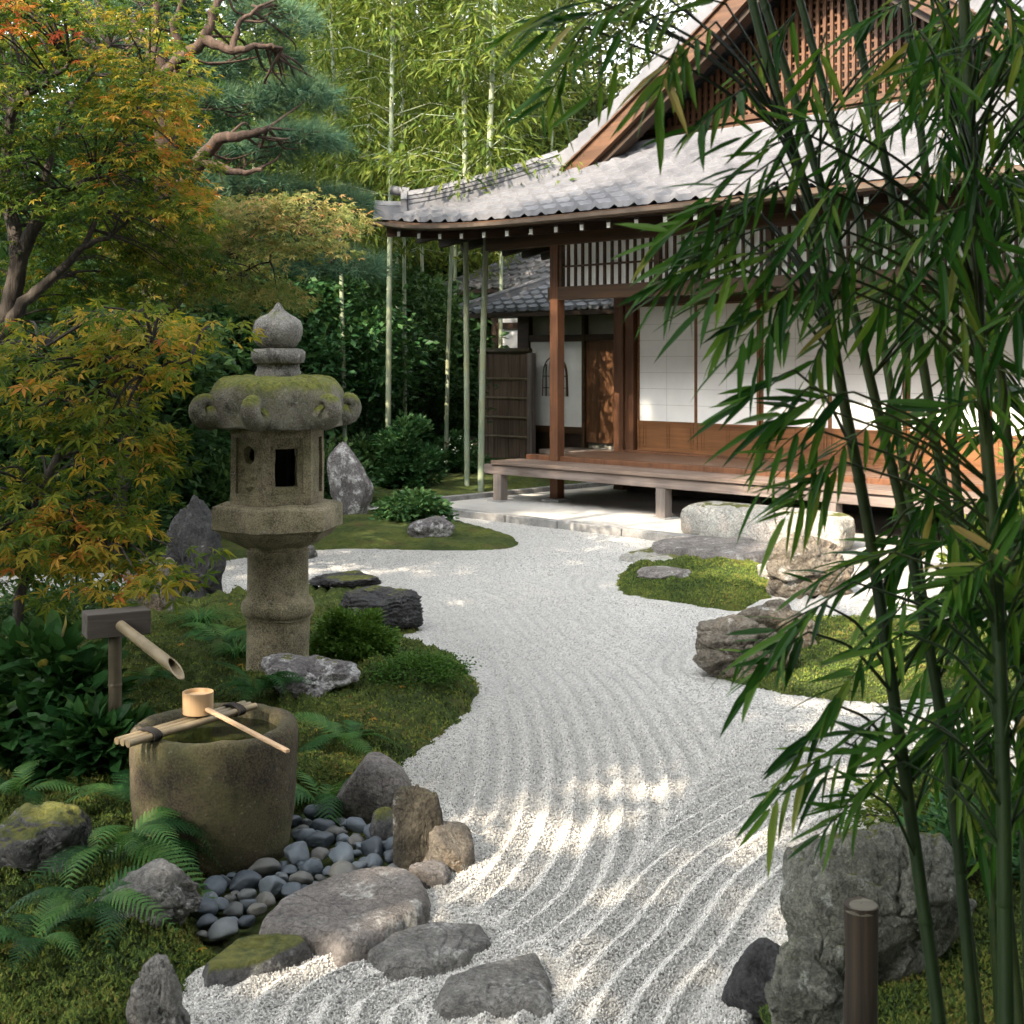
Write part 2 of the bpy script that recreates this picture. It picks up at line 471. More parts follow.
# ------------------------------------------------------------------ ground materials
def m_gravel():
    t = NT('raked_gravel'); v = t.coord(kind='Object')
    cell = t.voro(105, v); colr = t.voro(105, v, out='Color')
    s = t.n('ShaderNodeSeparateColor'); t.l(colr, s.inputs[0])
    c = t.ramp(s.outputs[0], [(0, (.26, .255, .24)), (.12, (.45, .445, .42)), (.5, (.53, .525, .495)), (1, (.65, .64, .61))])
    c = t.mix(t.ramp(cell, [(.45, 0.0), (.85, .5)]), c, (.12, .12, .115))
    c = t.mix(t.ramp(t.noise(.9, 4, .6, v), [(.35, .14), (.65, 0.0)]), c, (.42, .42, .40))
    fine = t.voro(260, v)
    h = t.math('ADD', t.math('MULTIPLY', cell, -1.0), t.math('MULTIPLY', fine, -.35))
    return t.fin(c, .95, t.bump(h, 1.0, .012))
def m_grain():
    t = NT('gravel_grain'); o = t.n('ShaderNodeObjectInfo')
    c = t.ramp(o.outputs['Random'], [(0, (.13, .125, .115)), (.14, (.40, .395, .37)), (.5, (.52, .512, .48)), (1, (.65, .64, .605))])
    return t.fin(c, .9)
def m_moss(name, hue=0.0):
    t = NT(name); v = t.coord()
    n1 = t.noise(2.6, 6, .65, v, .4); n3 = t.noise(28, 5, .7, v)
    c = t.ramp(t.math('ADD', t.math('MULTIPLY', n1, .6), t.math('MULTIPLY', n3, .4)),
               [(.3, (.016, .026, .005)), (.46, (.042, .066, .010)), (.58, (.085, .108, .016)), (.74, (.15, .155, .026))])
    c = t.mix(t.ramp(t.noise(3.7, 6, .7, v), [(.58 - hue, 0.0), (.72 - hue, .6)]), c, (.10, .062, .022))
    h = t.math('ADD', t.noise(110, 4, .75, v), t.math('MULTIPLY', t.noise(34, 4, .7, v), 1.6))
    return t.fin(c, 1.0, t.bump(h, 1.0, .02))
def m_soil():
    t = NT('soil'); v = t.coord()
    c = t.ramp(t.noise(3, 8, .7, v), [(.35, (.012, .011, .007)), (.6, (.035, .030, .016)), (.75, (.05, .055, .02))])
    return t.fin(c, 1.0, t.bump(t.noise(40, 6, .7, v), .8, .02))
def m_earth():
    t = NT('packed_earth'); v = t.coord()
    c = t.ramp(t.noise(1.4, 7, .6, v), [(.3, (.27, .265, .245)), (.7, (.43, .42, .39))])
    c = t.mix(t.ramp(t.noise(40, 3, .6, v), [(.4, .25), (.6, 0.0)]), c, (.3, .3, .28))
    return t.fin(c, .95, t.bump(t.noise(60, 5, .7, v), .35, .006))
M_GRAVEL, M_GRAIN, M_MOSS, M_SOIL, M_EARTH = m_gravel(), m_grain(), m_moss('moss_green'), m_soil(), m_earth()
M_MOSS_GOLD = m_moss('moss_golden', .03)

# ------------------------------------------------------------------ ground sheet and gravel court
MB().add([(-400, -400, -.06), (400, -400, -.06), (400, 400, -.06), (-400, 400, -.06)], [(0, 1, 2, 3)]).build('ground', M_SOIL)
tag(bpy.data.objects['ground'], kind='structure')

RAKE_LANTERN = outline([(100, 1250), (188, 1020), (255, 958), (425, 902), (472, 850), (492, 800), (500, 745), (489, 690), (470, 665), (435, 642), (420, 615), (380, 590), (312, 578), (245, 598), (170, 612), (60, 611), (-900, 612), (-900, 1250)], 3)
STEP_A = [(366, 948), (388, 930), (440, 918), (482, 920), (492, 938), (468, 950), (422, 968), (384, 966)]
STEP_B = [(436, 992), (444, 972), (468, 964), (536, 948), (546, 962), (553, 1002), (440, 1006)]
STEP_C = [(258, 915), (285, 888), (345, 866), (405, 862), (428, 880), (426, 902), (392, 922), (362, 940), (338, 942), (318, 930), (268, 930)]
STEPS = [np.array([G(*q)[:2] for q in st_]) for st_ in (STEP_A, STEP_B, STEP_C)]
def rake(x, y):
    """height of the raked ridges: lines that follow the banks and ring the stones"""
    ds = [sdist(x, y, p) for p in (BANK_LANTERN, BANK_STONE, BANK_RIGHT, BANK_BEHIND, BANK_BOULDER, EARTH)]
    dist = np.min(ds, 0)
    wob = n2(x, y, .9, 2, 31)
    ds = [sdist(x, y, RAKE_LANTERN)] + ds[1:]
    sc = [d - r for d, r in zip(ds, (1.25, .32, .46, .62, 1.25, .30))] + [wob * .06]
    fields = ds + [.96 * y + .18 * x + .30 * np.sin(x * .9 + .6) + .05 * wob]
    order = np.argsort(np.stack(sc), 0)
    S_ = np.take_along_axis(np.stack(sc), order, 0)
    phi = np.take_along_axis(np.stack(fields), order, 0)[0] + .012 * wob
    sp = np.where(order[0] == 6, .10, .087)
    w = phi / sp
    s = np.abs((w - np.floor(w)) * 2 - 1)
    r = (1 - s) ** 1.2 * 2 - 1 + .10 * n2(x, y, 7, 2, 55)
    amp = np.clip((dist - .03) / .10, 0, 1) * np.clip((S_[1] - S_[0]) / .07, .0, 1)
    ds_ = np.min([sdist(x, y, st_) for st_ in STEPS], 0)
    amp = amp * np.clip((ds_ - .02) / .07, 0, 1)
    amp = amp * np.clip(.95 + .4 * n2(x, y, 1.1, 3, 77), .6, 1.1)
    return -.012 * np.clip(1 - ds_ / .03, 0, 1) + .0165 * r * amp + .002 * n2(x, y, 9, 3, 8) - .14 * np.clip((-dist - .05) / .06, 0, 1)
ys = [2.2]
while ys[-1] < 17.5: ys.append(ys[-1] + max(.014, .0032 * ys[-1]))
ys = np.array(ys); ss = np.linspace(-.80, .80, 800)
gy = np.repeat(ys[:, None], len(ss), 1); gx = ys[:, None] * ss[None, :]
gz = rake(gx, gy)
g = npmesh('gravel_court', np.stack([gx, gy, gz], -1).reshape(-1, 3), [grid_faces(len(ss), len(ys))], M_GRAVEL, smooth=True)
tag(g, kind='structure')

def bank(name, poly, zf, m, x0, x1, y0, y1, step, edge=.04, kind='structure'):
    xs = np.arange(x0, x1, step); yy = np.arange(y0, y1, step)
    X, Y = np.meshgrid(xs, yy)
    d = -sdist(X, Y, poly) + n2(X, Y, 9, 3, 21) * edge
    Z = zf(X, Y, d)
    keep = (d > -.06).ravel()
    F = grid_faces(len(xs), len(yy))
    F = F[keep[F].all(1)]
    used = np.unique(F); rem = np.zeros(X.size, int); rem[used] = np.arange(len(used))
    o = npmesh(name, np.stack([X, Y, Z], -1).reshape(-1, 3)[used], [rem[F]], m, smooth=True)
    return tag(o, kind=kind)
moss_bank = bank('moss_bank', BANK_LANTERN, z_lantern, M_MOSS, -3.6, -.1, 2.4, 8.9, .017)
bank('garden_bed', BANK_LANTERN, z_lantern, M_MOSS, -9, -3.58, 2.4, 8.9, .06)
bank('moss_island', BANK_STONE, z_stone, M_MOSS_GOLD, -5.5, .6, 9.6, 14.2, .03)
bank('moss_islet', BANK_RIGHT, z_right, M_MOSS_GOLD, .7, 3.2, 7.8, 10.8, .02)
bank('moss_border', BANK_BEHIND, z_behind, M_MOSS_GOLD, .8, 6, 6, 8.6, .025)
bank('moss_corner', BANK_BOULDER, z_boulder, M_MOSS, .6, 4, 2.2, 5.2, .02)
bank('lawn', LAWN, z_lawn, M_MOSS, -10, 3.2, 14.3, 24, .07)

# packed earth below the veranda and its stone edging
e = MB().add([UV(-.35, -1.1, .02), UV(7.5, -1.1, .02), UV(7.5, 3.6, .02), UV(-.35, 3.6, .02)], [(0, 1, 2, 3)]).build('packed_earth', M_EARTH)
tag(e, kind='structure')
M_KERB = m_granite('kerb_stone', (.13, .13, .125), (.25, .25, .24), lichen=.1, dark=.3)
k = MB(); r_ = random.Random(3)
u = -.42
while u < 7.4:
    L = r_.uniform(.7, 1.15)
    k.bar(UV(u, -1.12 + r_.uniform(-.008, .008), .0), UV(u + L - .012, -1.12, .0), .11, .15 + r_.uniform(-.01, .01)); u += L
v = -1.05
while v < 3.5:
    L = r_.uniform(.7, 1.1)
    k.bar(UV(-.40, v, .0), UV(-.40, v + L - .012, .0), .10, .15); v += L
tag(k.build('kerb_edging', M_KERB, bevel=.008), kind='structure')

# ------------------------------------------------------------------ loose grains of gravel near the camera, moss fibres
def gn_points(name, pts, build, seed=0):
    me = bpy.data.meshes.new(name); me.from_pydata(np.asarray(pts).tolist(), [], [])
    o = bpy.data.objects.new(name, me); COL.objects.link(o)
    ng = bpy.data.node_groups.new(name, 'GeometryNodeTree')
    ng.interface.new_socket('Geometry', in_out='INPUT', socket_type='NodeSocketGeometry')
    ng.interface.new_socket('Geometry', in_out='OUTPUT', socket_type='NodeSocketGeometry')
    gi = ng.nodes.new('NodeGroupInput'); go = ng.nodes.new('NodeGroupOutput')
    inst = ng.nodes.new('GeometryNodeInstanceOnPoints')
    ng.links.new(gi.outputs[0], inst.inputs['Points'])
    build(ng, inst)
    ng.links.new(inst.outputs[0], go.inputs[0])
    o.modifiers.new('scatter', 'NODES').node_group = ng
    return o
def rnd_vec(ng, lo, hi, seed):
    r = ng.nodes.new('FunctionNodeRandomValue'); r.data_type = 'FLOAT_VECTOR'
    r.inputs[0].default_value = lo; r.inputs[1].default_value = hi; r.inputs['Seed'].default_value = seed
    return r.outputs[0]
def b_grain(ng, inst):
    s = ng.nodes.new('GeometryNodeMeshIcoSphere'); s.inputs['Radius'].default_value = .0036; s.inputs['Subdivisions'].default_value = 1
    sm = ng.nodes.new('GeometryNodeSetMaterial'); sm.inputs['Material'].default_value = M_GRAIN
    ng.links.new(s.outputs[0], sm.inputs[0]); ng.links.new(sm.outputs[0], inst.inputs['Instance'])
    ng.links.new(rnd_vec(ng, (0, 0, 0), (6.28, 6.28, 6.28), 1), inst.inputs['Rotation'])
    ng.links.new(rnd_vec(ng, (.65, .55, .5), (1.45, 1.15, 1.0), 2), inst.inputs['Scale'])
n = 360000
py_ = 2.95 * np.exp(RNG.uniform(0, 1, n) * math.log(6.6 / 2.95)); px_ = RNG.uniform(-.45, .45, n) * py_
keep = RNG.uniform(0, 1, n) < np.clip((6.6 - py_) / 2.0, .0, 1) 
for poly in (BANK_LANTERN, BANK_BEHIND, BANK_BOULDER):
    keep &= sdist(px_, py_, poly) > -.04
px_, py_ = px_[keep][:195000], py_[keep][:195000]
pz_ = rake(px_, py_) + RNG.uniform(.0, .003, len(px_))
tag(gn_points('gravel', np.stack([px_, py_, pz_], 1), b_grain), 'loose pale grey gravel grains over the raked court', kind='stuff')

def m_moss_tuft():
    t = NT('moss_tuft'); o = t.n('ShaderNodeObjectInfo'); n = t.noise(2.4, 5, .65, o.outputs['Location'])
    f = t.math('ADD', t.math('MULTIPLY', n, .75), t.math('MULTIPLY', o.outputs['Random'], .25))
    c = t.ramp(f, [(.34, (.016, .032, .005)), (.46, (.052, .092, .012)), (.56, (.12, .155, .020)), (.66, (.155, .135, .03)), (.76, (.12, .075, .026))])
    return t.fin(c, .9)
M_TUFT = m_moss_tuft()
def b_tuft(ng, inst):
    s = ng.nodes.new('GeometryNodeMeshCone'); s.inputs['Vertices'].default_value = 4
    s.inputs['Radius Top'].default_value = .0004; s.inputs['Radius Bottom'].default_value = .0042; s.inputs['Depth'].default_value = .013
    sm = ng.nodes.new('GeometryNodeSetMaterial'); sm.inputs['Material'].default_value = M_TUFT
    ng.links.new(s.outputs[0], sm.inputs[0]); ng.links.new(sm.outputs[0], inst.inputs['Instance'])
    ng.links.new(rnd_vec(ng, (-.75, -.75, 0), (.75, .75, 6.28), 1), inst.inputs['Rotation'])
    ng.links.new(rnd_vec(ng, (.6, .6, .45), (1.5, 1.5, 1.25), 2), inst.inputs['Scale'])
T_ = []
for poly, zf, x0, x1, y0, y1, n, in ((BANK_LANTERN, z_lantern, -3.2, -.1, 2.6, 8.6, 210000), (BANK_RIGHT, z_right, .7, 3.0, 8.2, 10.6, 45000), (BANK_BEHIND, z_behind, .9, 3.4, 6.2, 8.4, 30000), (BANK_BOULDER, z_boulder, .6, 1.9, 2.9, 5.0, 30000)):
    y = np.sqrt(1 / (1 / y0 ** 2 + RNG.uniform(0, 1, n) * (1 / y1 ** 2 - 1 / y0 ** 2))) if y0 < 3 else RNG.uniform(y0, y1, n)
    x = RNG.uniform(x0, x1, n)
    d = -sdist(x, y, poly) + n2(x, y, 9, 3, 21) * .04; k_ = d > .005
    if poly is BANK_LANTERN: k_ &= sdist(x, y, BED) > -.03
    k_ &= np.abs(x) < .47 * y + .05
    x, y, d = x[k_], y[k_], d[k_]
    T_.append(np.stack([x, y, zf(x, y, d) + .004], 1))
tag(gn_points('moss', np.concatenate(T_), b_tuft), 'short green moss covering the banks beside the gravel', kind='stuff')
# ------------------------------------------------------------------ rocks
M_R_GREY = m_rock('rock_grey', (.075, .073, .068), (.225, .218, .200), .3)
M_R_DARK = m_rock('rock_dark', (.016, .016, .017), (.07, .07, .071), .05, (.2, .2, .2), moss=.08)
M_R_TAN = m_rock('rock_tan', (.065, .056, .044), (.215, .190, .150), .25, warm=(.20, .15, .10))
M_R_PURP = m_rock('rock_purple', (.075, .069, .064), (.220, .203, .188), .35)
M_R_PALE = m_rock('rock_pale', (.19, .19, .17), (.40, .39, .35), .4, moss=.05, warm=(.48, .40, .33))
M_R_MOSS = m_rock('rock_mossy', (0.038, 0.038, 0.038), (0.135, 0.135, 0.134), .4, moss=.72)
M_R_LICH = m_rock('rock_lichen', (0.081, 0.075, 0.075), (0.204, 0.191, 0.187), .8, (.45, .45, .44), moss=.02)
M_R_BOULD = m_rock('rock_boulder', (.055, .058, .046), (.240, .242, .200), .4, (.32, .34, .30), moss=.25, scale=1.6)
M_R_OLIVE = m_rock('rock_olive', (.022, .020, .014), (.105, .092, .066), .15, moss=.2)
_ico = {}
def ico(sub):
    if sub not in _ico:
        bm = bmesh.new(); bmesh.ops.create_icosphere(bm, subdivisions=sub, radius=1)
        _ico[sub] = (np.array([v.co[:] for v in bm.verts]), np.array([[v.index for v in f.verts] for f in bm.faces])); bm.free()
    return _ico[sub]
def rock_shape(seed, sub=5, planes=16, flat=0.0, rough=.10, strata=0.0, frac=0.0, lumps=0.0):
    D, F = ico(sub); r = np.random.default_rng(seed)
    N = unit(r.normal(size=(planes, 3)) * (1, 1, .8)); off = r.uniform(.62, 1.0, planes)
    if flat: N = np.vstack([N, [[.04, -.06, 1], [0, 0, -1]]]); off = np.append(off, [flat, .9])
    dots = D @ unit(N).T
    q = np.where(dots > .05, off / np.maximum(dots, .05), 9)
    rad = -np.log(np.exp(-14 * np.minimum(q, 1.4)).sum(1) + math.exp(-14 * 1.15)) / 14
    V = D * rad[:, None]
    s = float(seed) * 3.1
    V = V + D * (fbm(V * 1.7 + s, 4, seed, .45)[:, None] * rough * 1.2)
    rid = 1 - np.abs(fbm(V * 3.2 + s + 9, 4, seed + 5, .5)); V = V - D * (np.clip(rid - .86, 0, 1) * rough * 3.0)[:, None]
    V = V + D * (fbm(V * 11 + s, 3, seed + 2)[:, None] * rough * .18)
    if lumps:
        c = unit(r.normal(size=(60, 3))); dd = np.min(np.linalg.norm(V[:, None] - c[None], axis=2), 1)
        V = V + D * ((.35 - dd) * lumps)[:, None]
    if frac:
        c = unit(r.normal(size=(24, 3))) * r.uniform(.5, 1.0, (24, 1)); Vw = V + np.stack([fbm(V * 2.5 + s + 40 * q, 3, seed + 20 + q) for q in range(3)], 1) * .12
        dd = np.linalg.norm((Vw[:, None] - c[None]) * (1, 1, 1.5), axis=2); o2 = np.argsort(dd, 1)[:, :2]
        e = dd[np.arange(len(V)), o2[:, 1]] - dd[np.arange(len(V)), o2[:, 0]]
        tl = unit(r.normal(size=(24, 3))); cell = o2[:, 0]
        V = V + D * (r.uniform(-1, 1, 24)[cell] * frac + ((V - c[cell]) * tl[cell]).sum(1) * frac * 1.8 - np.exp(-e / .03) * frac * .8)[:, None]
    if strata:
        w = V[:, 2] * 7 + fbm(V * 1.5 + s, 3, seed + 8) * 1.2
        V = V * (1 + strata * ((w - np.floor(w)) ** 2 - .4)[:, None] * (1, 1, 0))
        w = (V[:, 0] + V[:, 1] * .3) * 3 + fbm(V * 2 + s, 3, seed + 9)
        V[:, 2] += strata * .4 * (w - np.floor(w))
    lo, hi = V.min(0), V.max(0)
    V = (V - (lo + hi) / 2) / ((hi - lo) / 2)
    return V, F
def rock(label, cx, ybase, w, h, m, seed, depth=.8, group=None, rotz=0.0, z0=None, dd=0.0, name='rock', bury=.35, size=None, **kw):
    g0 = G(cx, ybase); d = g0[1]; wm = w * d / FPX
    dep = wm * depth; yc = d + dep * .42 + dd
    x = (cx - 512) / FPX * yc
    zb = ground_z(x, yc) if z0 is None else z0
    zt = CAM_H - (ybase - h - HOR) / FPX * (yc - dep * .1) - zb
    wm = w * (yc - dep * .25) / FPX
    V, F = rock_shape(seed, **kw)
    bot = bury * max(zt, .06)
    V = V * np.array([wm / 2 * 1.02, dep / 2, (zt + bot) / 2]); V[:, 2] += (zt - bot) / 2
    if rotz:
        c, s = math.cos(rotz), math.sin(rotz); V = V @ np.array([[c, s, 0], [-s, c, 0], [0, 0, 1]])
    o = npmesh(name, V, [F], m, smooth=True, loc=(x, yc, zb))
    return tag(o, label, 'rock', group)
GI = 'rocks set along the moss banks'
rock('tall pointed standing stone blotched with lichen behind the lantern', 350, 521, 46, 79, M_R_LICH, 11, .55, planes=10, sub=6, name='standing_stone', rough=.07)
rock('small grey stone poking out of the low round shrub on the moss island', 405, 512, 24, 22, M_R_GREY, 12, .9, GI)
rock('low purplish rock on the tip of the moss island in front of the shrub', 431, 543, 48, 27, M_R_LICH, 13, .7, GI, rough=.12)
rock('grey block of stone on the back lawn before the white flowered bush', 437, 474, 24, 16, M_R_GREY, 14, .8, GI)
rock('dark flat slab of layered rock right behind the lantern column', 345, 606, 78, 31, M_R_DARK, 15, 1.1, GI, flat=.55, strata=.12)
rock('dark layered rock with stepped ledges jutting into the gravel beside the juniper', 382, 637, 84, 48, M_R_DARK, 16, .9, GI, flat=.6, strata=.09, sub=6)
rock('tall dark rugged upright rock left of the lantern', 190, 618, 74, 124, M_R_DARK, 17, .7, GI, planes=11, sub=6, rough=.10, frac=.08)
rock('brown rooty rock leaning at the foot of the dark upright rock', 150, 642, 54, 84, M_R_TAN, 18, .7, GI, planes=9, rough=.18)
rock('knobbly grey base rock round the foot of the lantern', 310, 716, 100, 60, M_R_LICH, 19, .8, GI, rough=.16, lumps=.3, dd=-.05)
rock('moss covered rock with pale patches in the bottom left corner', 36, 905, 104, 98, M_R_MOSS, 20, .9, GI, rough=.13, sub=6, dd=.0)
rock('lumpy grey rock between the fern and the pebbles', 148, 955, 108, 90, M_R_GREY, 21, .8, GI, rough=.10, frac=.08, sub=6)
rock('jagged grey rock at the bottom edge left of the gravel', 160, 1060, 70, 104, M_R_GREY, 22, .8, GI, rough=.10, frac=.09, sub=6, dd=-.02)
rock('smooth purplish rock above the upright tan stone', 374, 818, 80, 62, M_R_PURP, 23, .8, GI, planes=9, rough=.05)
rock('upright tan brown rock at the edge of the gravel', 419, 868, 52, 80, M_R_OLIVE, 224, .75, GI, planes=12, rough=.09, flat=.8, sub=6)
rock('light tan flat topped rock touching the gravel right of the upright tan rock', 446, 872, 58, 45, M_R_TAN, 25, .9, GI, flat=.6, rough=.08)
rock('small tan stone squeezed between the flat tan rock and the big paving stone', 430, 885, 42, 20, M_R_PURP, 26, .8, GI, flat=.6, rough=.06)
rock('small mossy stone behind the pebbles under the purplish rock', 388, 838, 36, 30, M_R_MOSS, 27, .8, GI, rough=.08)
rock('craggy pale rock in front of the long shoe stone', 808, 598, 92, 66, M_R_TAN, 28, .7, GI, rough=.12, sub=6, frac=.10)
rock('small pale rock beside the craggy rock by the shoe stone', 776, 584, 40, 28, M_R_PALE, 29, .8, GI, rough=.12)
rock('grooved grey rock at the right edge of the gravel behind the bamboo leaves', 745, 684, 104, 66, M_R_TAN, 30, .8, GI, rough=.12, sub=6, frac=.15)
rock('dark slab of rock rising behind the grooved grey rock', 772, 664, 92, 66, M_R_TAN, 31, .7, GI, planes=9, rough=.1, sub=6, frac=.1, dd=.1)
rock('reddish brown rock lying in the golden moss islet', 664, 592, 54, 23, M_R_PURP, 32, .8, GI, flat=.6, rough=.1)
rock('big cracked boulder behind the bamboo canes in the bottom right corner', 882, 1030, 205, 205, M_R_BOULD, 33, .75, GI, rough=.09, sub=6, planes=14, frac=.10, dd=.08)
rock('pale broken rock at the foot of the big cracked boulder', 822, 1060, 112, 118, M_R_BOULD, 34, .7, GI, rough=.09, sub=6, frac=.12, dd=-.05)
rock('smooth dark boulder left of the big cracked boulder', 756, 1016, 68, 74, M_R_DARK, 35, .9, GI, planes=10, rough=.07, z0=0)
rock('small grey stone at the far edge of the moss by the wall of leaves', 300, 560, 34, 16, M_R_GREY, 36, .8, GI)

# the shoe stone: one long rounded block along the veranda
V, F = rock_shape(41, sub=6, planes=26, flat=.72, rough=.05)
V = np.sign(V) * np.abs(V) ** .5
V = V * (.90, .27, .20); V[:, 2] += .12
o = npmesh('shoe_stone', V, [F], M_R_PALE, smooth=True, loc=UV(4.02, -.62)); o.rotation_euler = (0, 0, -math.pi / 4)
tag(o, 'long pale rounded step stone in front of the veranda', 'stone')

# flat stones traced on the ground, each with its own thickness
def slab(label, px, zt, m, seed, name='stepping_stone', group='flat stepping stones', rough=.010, z0=0.0):
    poly = chaikin([G(x, y, zt)[:2] for x, y in px], 1 if zt > .05 else 0)
    c = poly.mean(0); ex = poly.max(0) - poly.min(0)
    step = max(ex) / 110
    X, Y = np.meshgrid(np.arange(poly[:, 0].min() - .04, poly[:, 0].max() + .04, step), np.arange(poly[:, 1].min() - .04, poly[:, 1].max() + .04, step))
    d = -sdist(X, Y, poly) + n2(X, Y, 14, 3, seed) * .008
    Z = -.04 + (zt + .04) * np.clip(1 - np.exp(-np.maximum(d + .010, 0) / .009), 0, 1)
    Z += (n2(X, Y, 5, 4, seed + 1) * rough + np.round(n2(X, Y, 4, 3, seed + 2) * 3) / 3 * rough * 1.3 + n2(X, Y, 30, 3, seed + 3) * rough * .25) * np.clip(d / .05, 0, 1)
    keep = (d > -.02).ravel(); F = grid_faces(X.shape[1], X.shape[0]); F = F[keep[F].all(1)]
    used = np.unique(F); rem = np.zeros(X.size, int); rem[used] = np.arange(len(used))
    V = np.stack([X - c[0], Y - c[1], Z], -1).reshape(-1, 3)[used]
    return tag(npmesh(name, V, [rem[F]], m, smooth=True, loc=(c[0], c[1], z0)), label, 'stepping stone', group)
slab('largest flat paving stone between the pebbles and the gravel', STEP_C, .06, M_R_PURP, 51)
slab('narrow mossy edging stone between the pebbles and the gravel', [(202, 958), (235, 934), (290, 926), (314, 938), (290, 946), (240, 964), (206, 968)], .05, M_R_MOSS, 52)
slab('rounded flat stepping stone in the gravel beside the largest paving stone', STEP_A, .03, M_R_GREY, 53)
slab('squarish flat stepping stone at the bottom of the photo', STEP_B, .03, M_R_GREY, 54)
slab('thin pale grey flat stone at the gravel edge before the shoe stone', [(620, 554), (645, 546), (688, 548), (708, 554), (700, 561), (650, 560)], .05, M_R_PALE, 55)
slab('broad brown flat stone against the long shoe stone', [(646, 544), (668, 535), (720, 534), (768, 541), (780, 549), (752, 557), (706, 557), (690, 549)], .11, M_R_PURP, 56)

# ------------------------------------------------------------------ pebble bed: every pebble on its own
def m_pebble(name, stops):
    t = NT(name); o = t.n('ShaderNodeObjectInfo'); v = t.coord()
    c = t.mix(t.ramp(t.noise(40, 4, .6, v), [(.35, 0.0), (.7, .5)]), t.ramp(o.outputs['Random'], stops), (.05, .06, .065))
    return t.fin(c, .5, t.bump(t.noise(90, 4, .6, v), .25, .003))
M_PEB = m_pebble('pebble_blue', [(0, (.035, .046, .058)), (.35, (.07, .09, .11)), (.7, (.115, .14, .16)), (1, (.11, .115, .11))])
M_PEB2 = m_pebble('pebble_grey', [(0, (.06, .065, .062)), (1, (.12, .118, .105))])
protos = []
for i in range(8):
    V, F = rock_shape(60 + i, sub=4, planes=7, rough=.05)
    r = np.random.default_rng(i)
    protos.append(npmesh('pebble', V * (.5, r.uniform(.34, .46), r.uniform(.26, .36)), [F], M_PEB if i % 4 else M_PEB2, smooth=True))
PEB = outline([(200, 945), (190, 905), (225, 862), (285, 815), (335, 812), (385, 828), (410, 850), (400, 872), (330, 880), (270, 905), (240, 935)], 1)
placed = []; used_proto = set(); r = np.random.default_rng(5); tries = 0
lo, hi = PEB.min(0), PEB.max(0)
while len(placed) < 105 and tries < 9000:
    tries += 1
    x, y = r.uniform(lo[0], hi[0]), r.uniform(lo[1], hi[1])
    s = r.uniform(.075, .115) if len(placed) < 22 else r.uniform(.04, .08)
    if sdist(np.array([x]), np.array([y]), PEB)[0] > -.01: continue
    if math.hypot(x + .985, y - 4.42) < .29: continue
    if any(math.hypot(x - a, y - b) < .40 * (s + t_) for a, b, t_ in placed): continue
    placed.append((x, y, s))
    j = len(placed) % 8
    o = protos[j] if j not in used_proto else protos[j].copy()
    if j in used_proto: COL.objects.link(o)
    used_proto.add(j)
    o.location = (x, y, -.02 + s * .26); o.scale = (s,) * 3
    o.rotation_euler = (r.uniform(-.25, .25), r.uniform(-.25, .25), r.uniform(0, 6.28))
    tag(o, 'smooth grey pebble in the bed beside the stone basin' if j % 4 == 0 else 'smooth blue grey pebble in the bed beside the stone basin', 'pebble', 'pebbles beside the stone basin')
# ------------------------------------------------------------------ stone lantern
M_LAN = m_granite('lantern_granite', (.055, .046, .028), (.29, .25, .165), dark=.6, lichen=.2, green=.4)
M_LAN_ROOF = m_granite('lantern_roof_stone', (.06, .056, .045), (.21, .195, .16), moss_up=1.0, dark=.75, lichen=.5, green=.3)
M_LAN_TOP = m_granite('lantern_finial_stone', (.065, .062, .054), (.23, .22, .195), moss_up=.25, dark=.8, lichen=.7)
M_BLACK = m_plain('firebox_shade', (.006, .006, .005), .9)
LX, LY = (278 - 512) / FPX * 6.45, 6.45
lan = thing('stone_lantern', 'weathered stone lantern with mossy hexagonal roof and curled corners', 'lantern', (LX, LY, 0))
def rough(o, amp, scale, seed, sub=0):
    """chisel and weather a stone part"""
    me = o.data
    if sub:
        bm = bmesh.new(); bm.from_mesh(me)
        bmesh.ops.subdivide_edges(bm, edges=bm.edges, cuts=sub, use_grid_fill=True); bm.to_mesh(me); bm.free()
    V = np.empty(len(me.vertices) * 3); me.vertices.foreach_get('co', V); V = V.reshape(-1, 3)
    for k in range(3): V[:, k] += fbm(V * scale + 31 * k, 4, seed + k) * amp
    me.vertices.foreach_set('co', V.ravel()); me.update()
    return o
HEX0 = math.radians(-90 - 8)
def hexlathe(prof, seg=8):
    """hexagonal lathe with subdivided sides"""
    V = []; n = 6 * seg; m = len(prof)
    for r_, z in prof:
        for k in range(6):
            a, b = HEX0 + k * math.pi / 3, HEX0 + (k + 1) * math.pi / 3
            for s in range(seg):
                t = s / seg
                V.append((r_ * ((1 - t) * math.cos(a) + t * math.cos(b)), r_ * ((1 - t) * math.sin(a) + t * math.sin(b)), z))
    F = [(i * n + j, i * n + (j + 1) % n, (i + 1) * n + (j + 1) % n, (i + 1) * n + j) for i in range(m - 1) for j in range(n)]
    F += [tuple(range(n - 1, -1, -1)), tuple((m - 1) * n + j for j in range(n))]
    return V, F
col = MB().lathe([(.150, -.05), (.152, .06), (.150, .20), (.150, .35), (.152, .362), (.160, .366), (.160, .374), (.168, .380), (.176, .40), (.175, .425), (.168, .445), (.153, .455), (.149, .48), (.147, .60), (.147, .665),
                          (.152, .67), (.153, .685), (.147, .69), (.150, .70), (.158, .72)], 72).build('column', M_LAN, lan, smooth=True)
rough(col, .006, 9, 1)
V, F = hexlathe([(.150, .70), (.200, .722), (.255, .75), (.290, .785), (.295, .79), (.308, .794), (.318, .80), (.320, .895), (.312, .906), (.285, .912), (.282, .918), (.10, .918)])
plat = MB().add(V, F).build('platform', M_LAN, lan, smooth=True); rough(plat, .005, 10, 2)
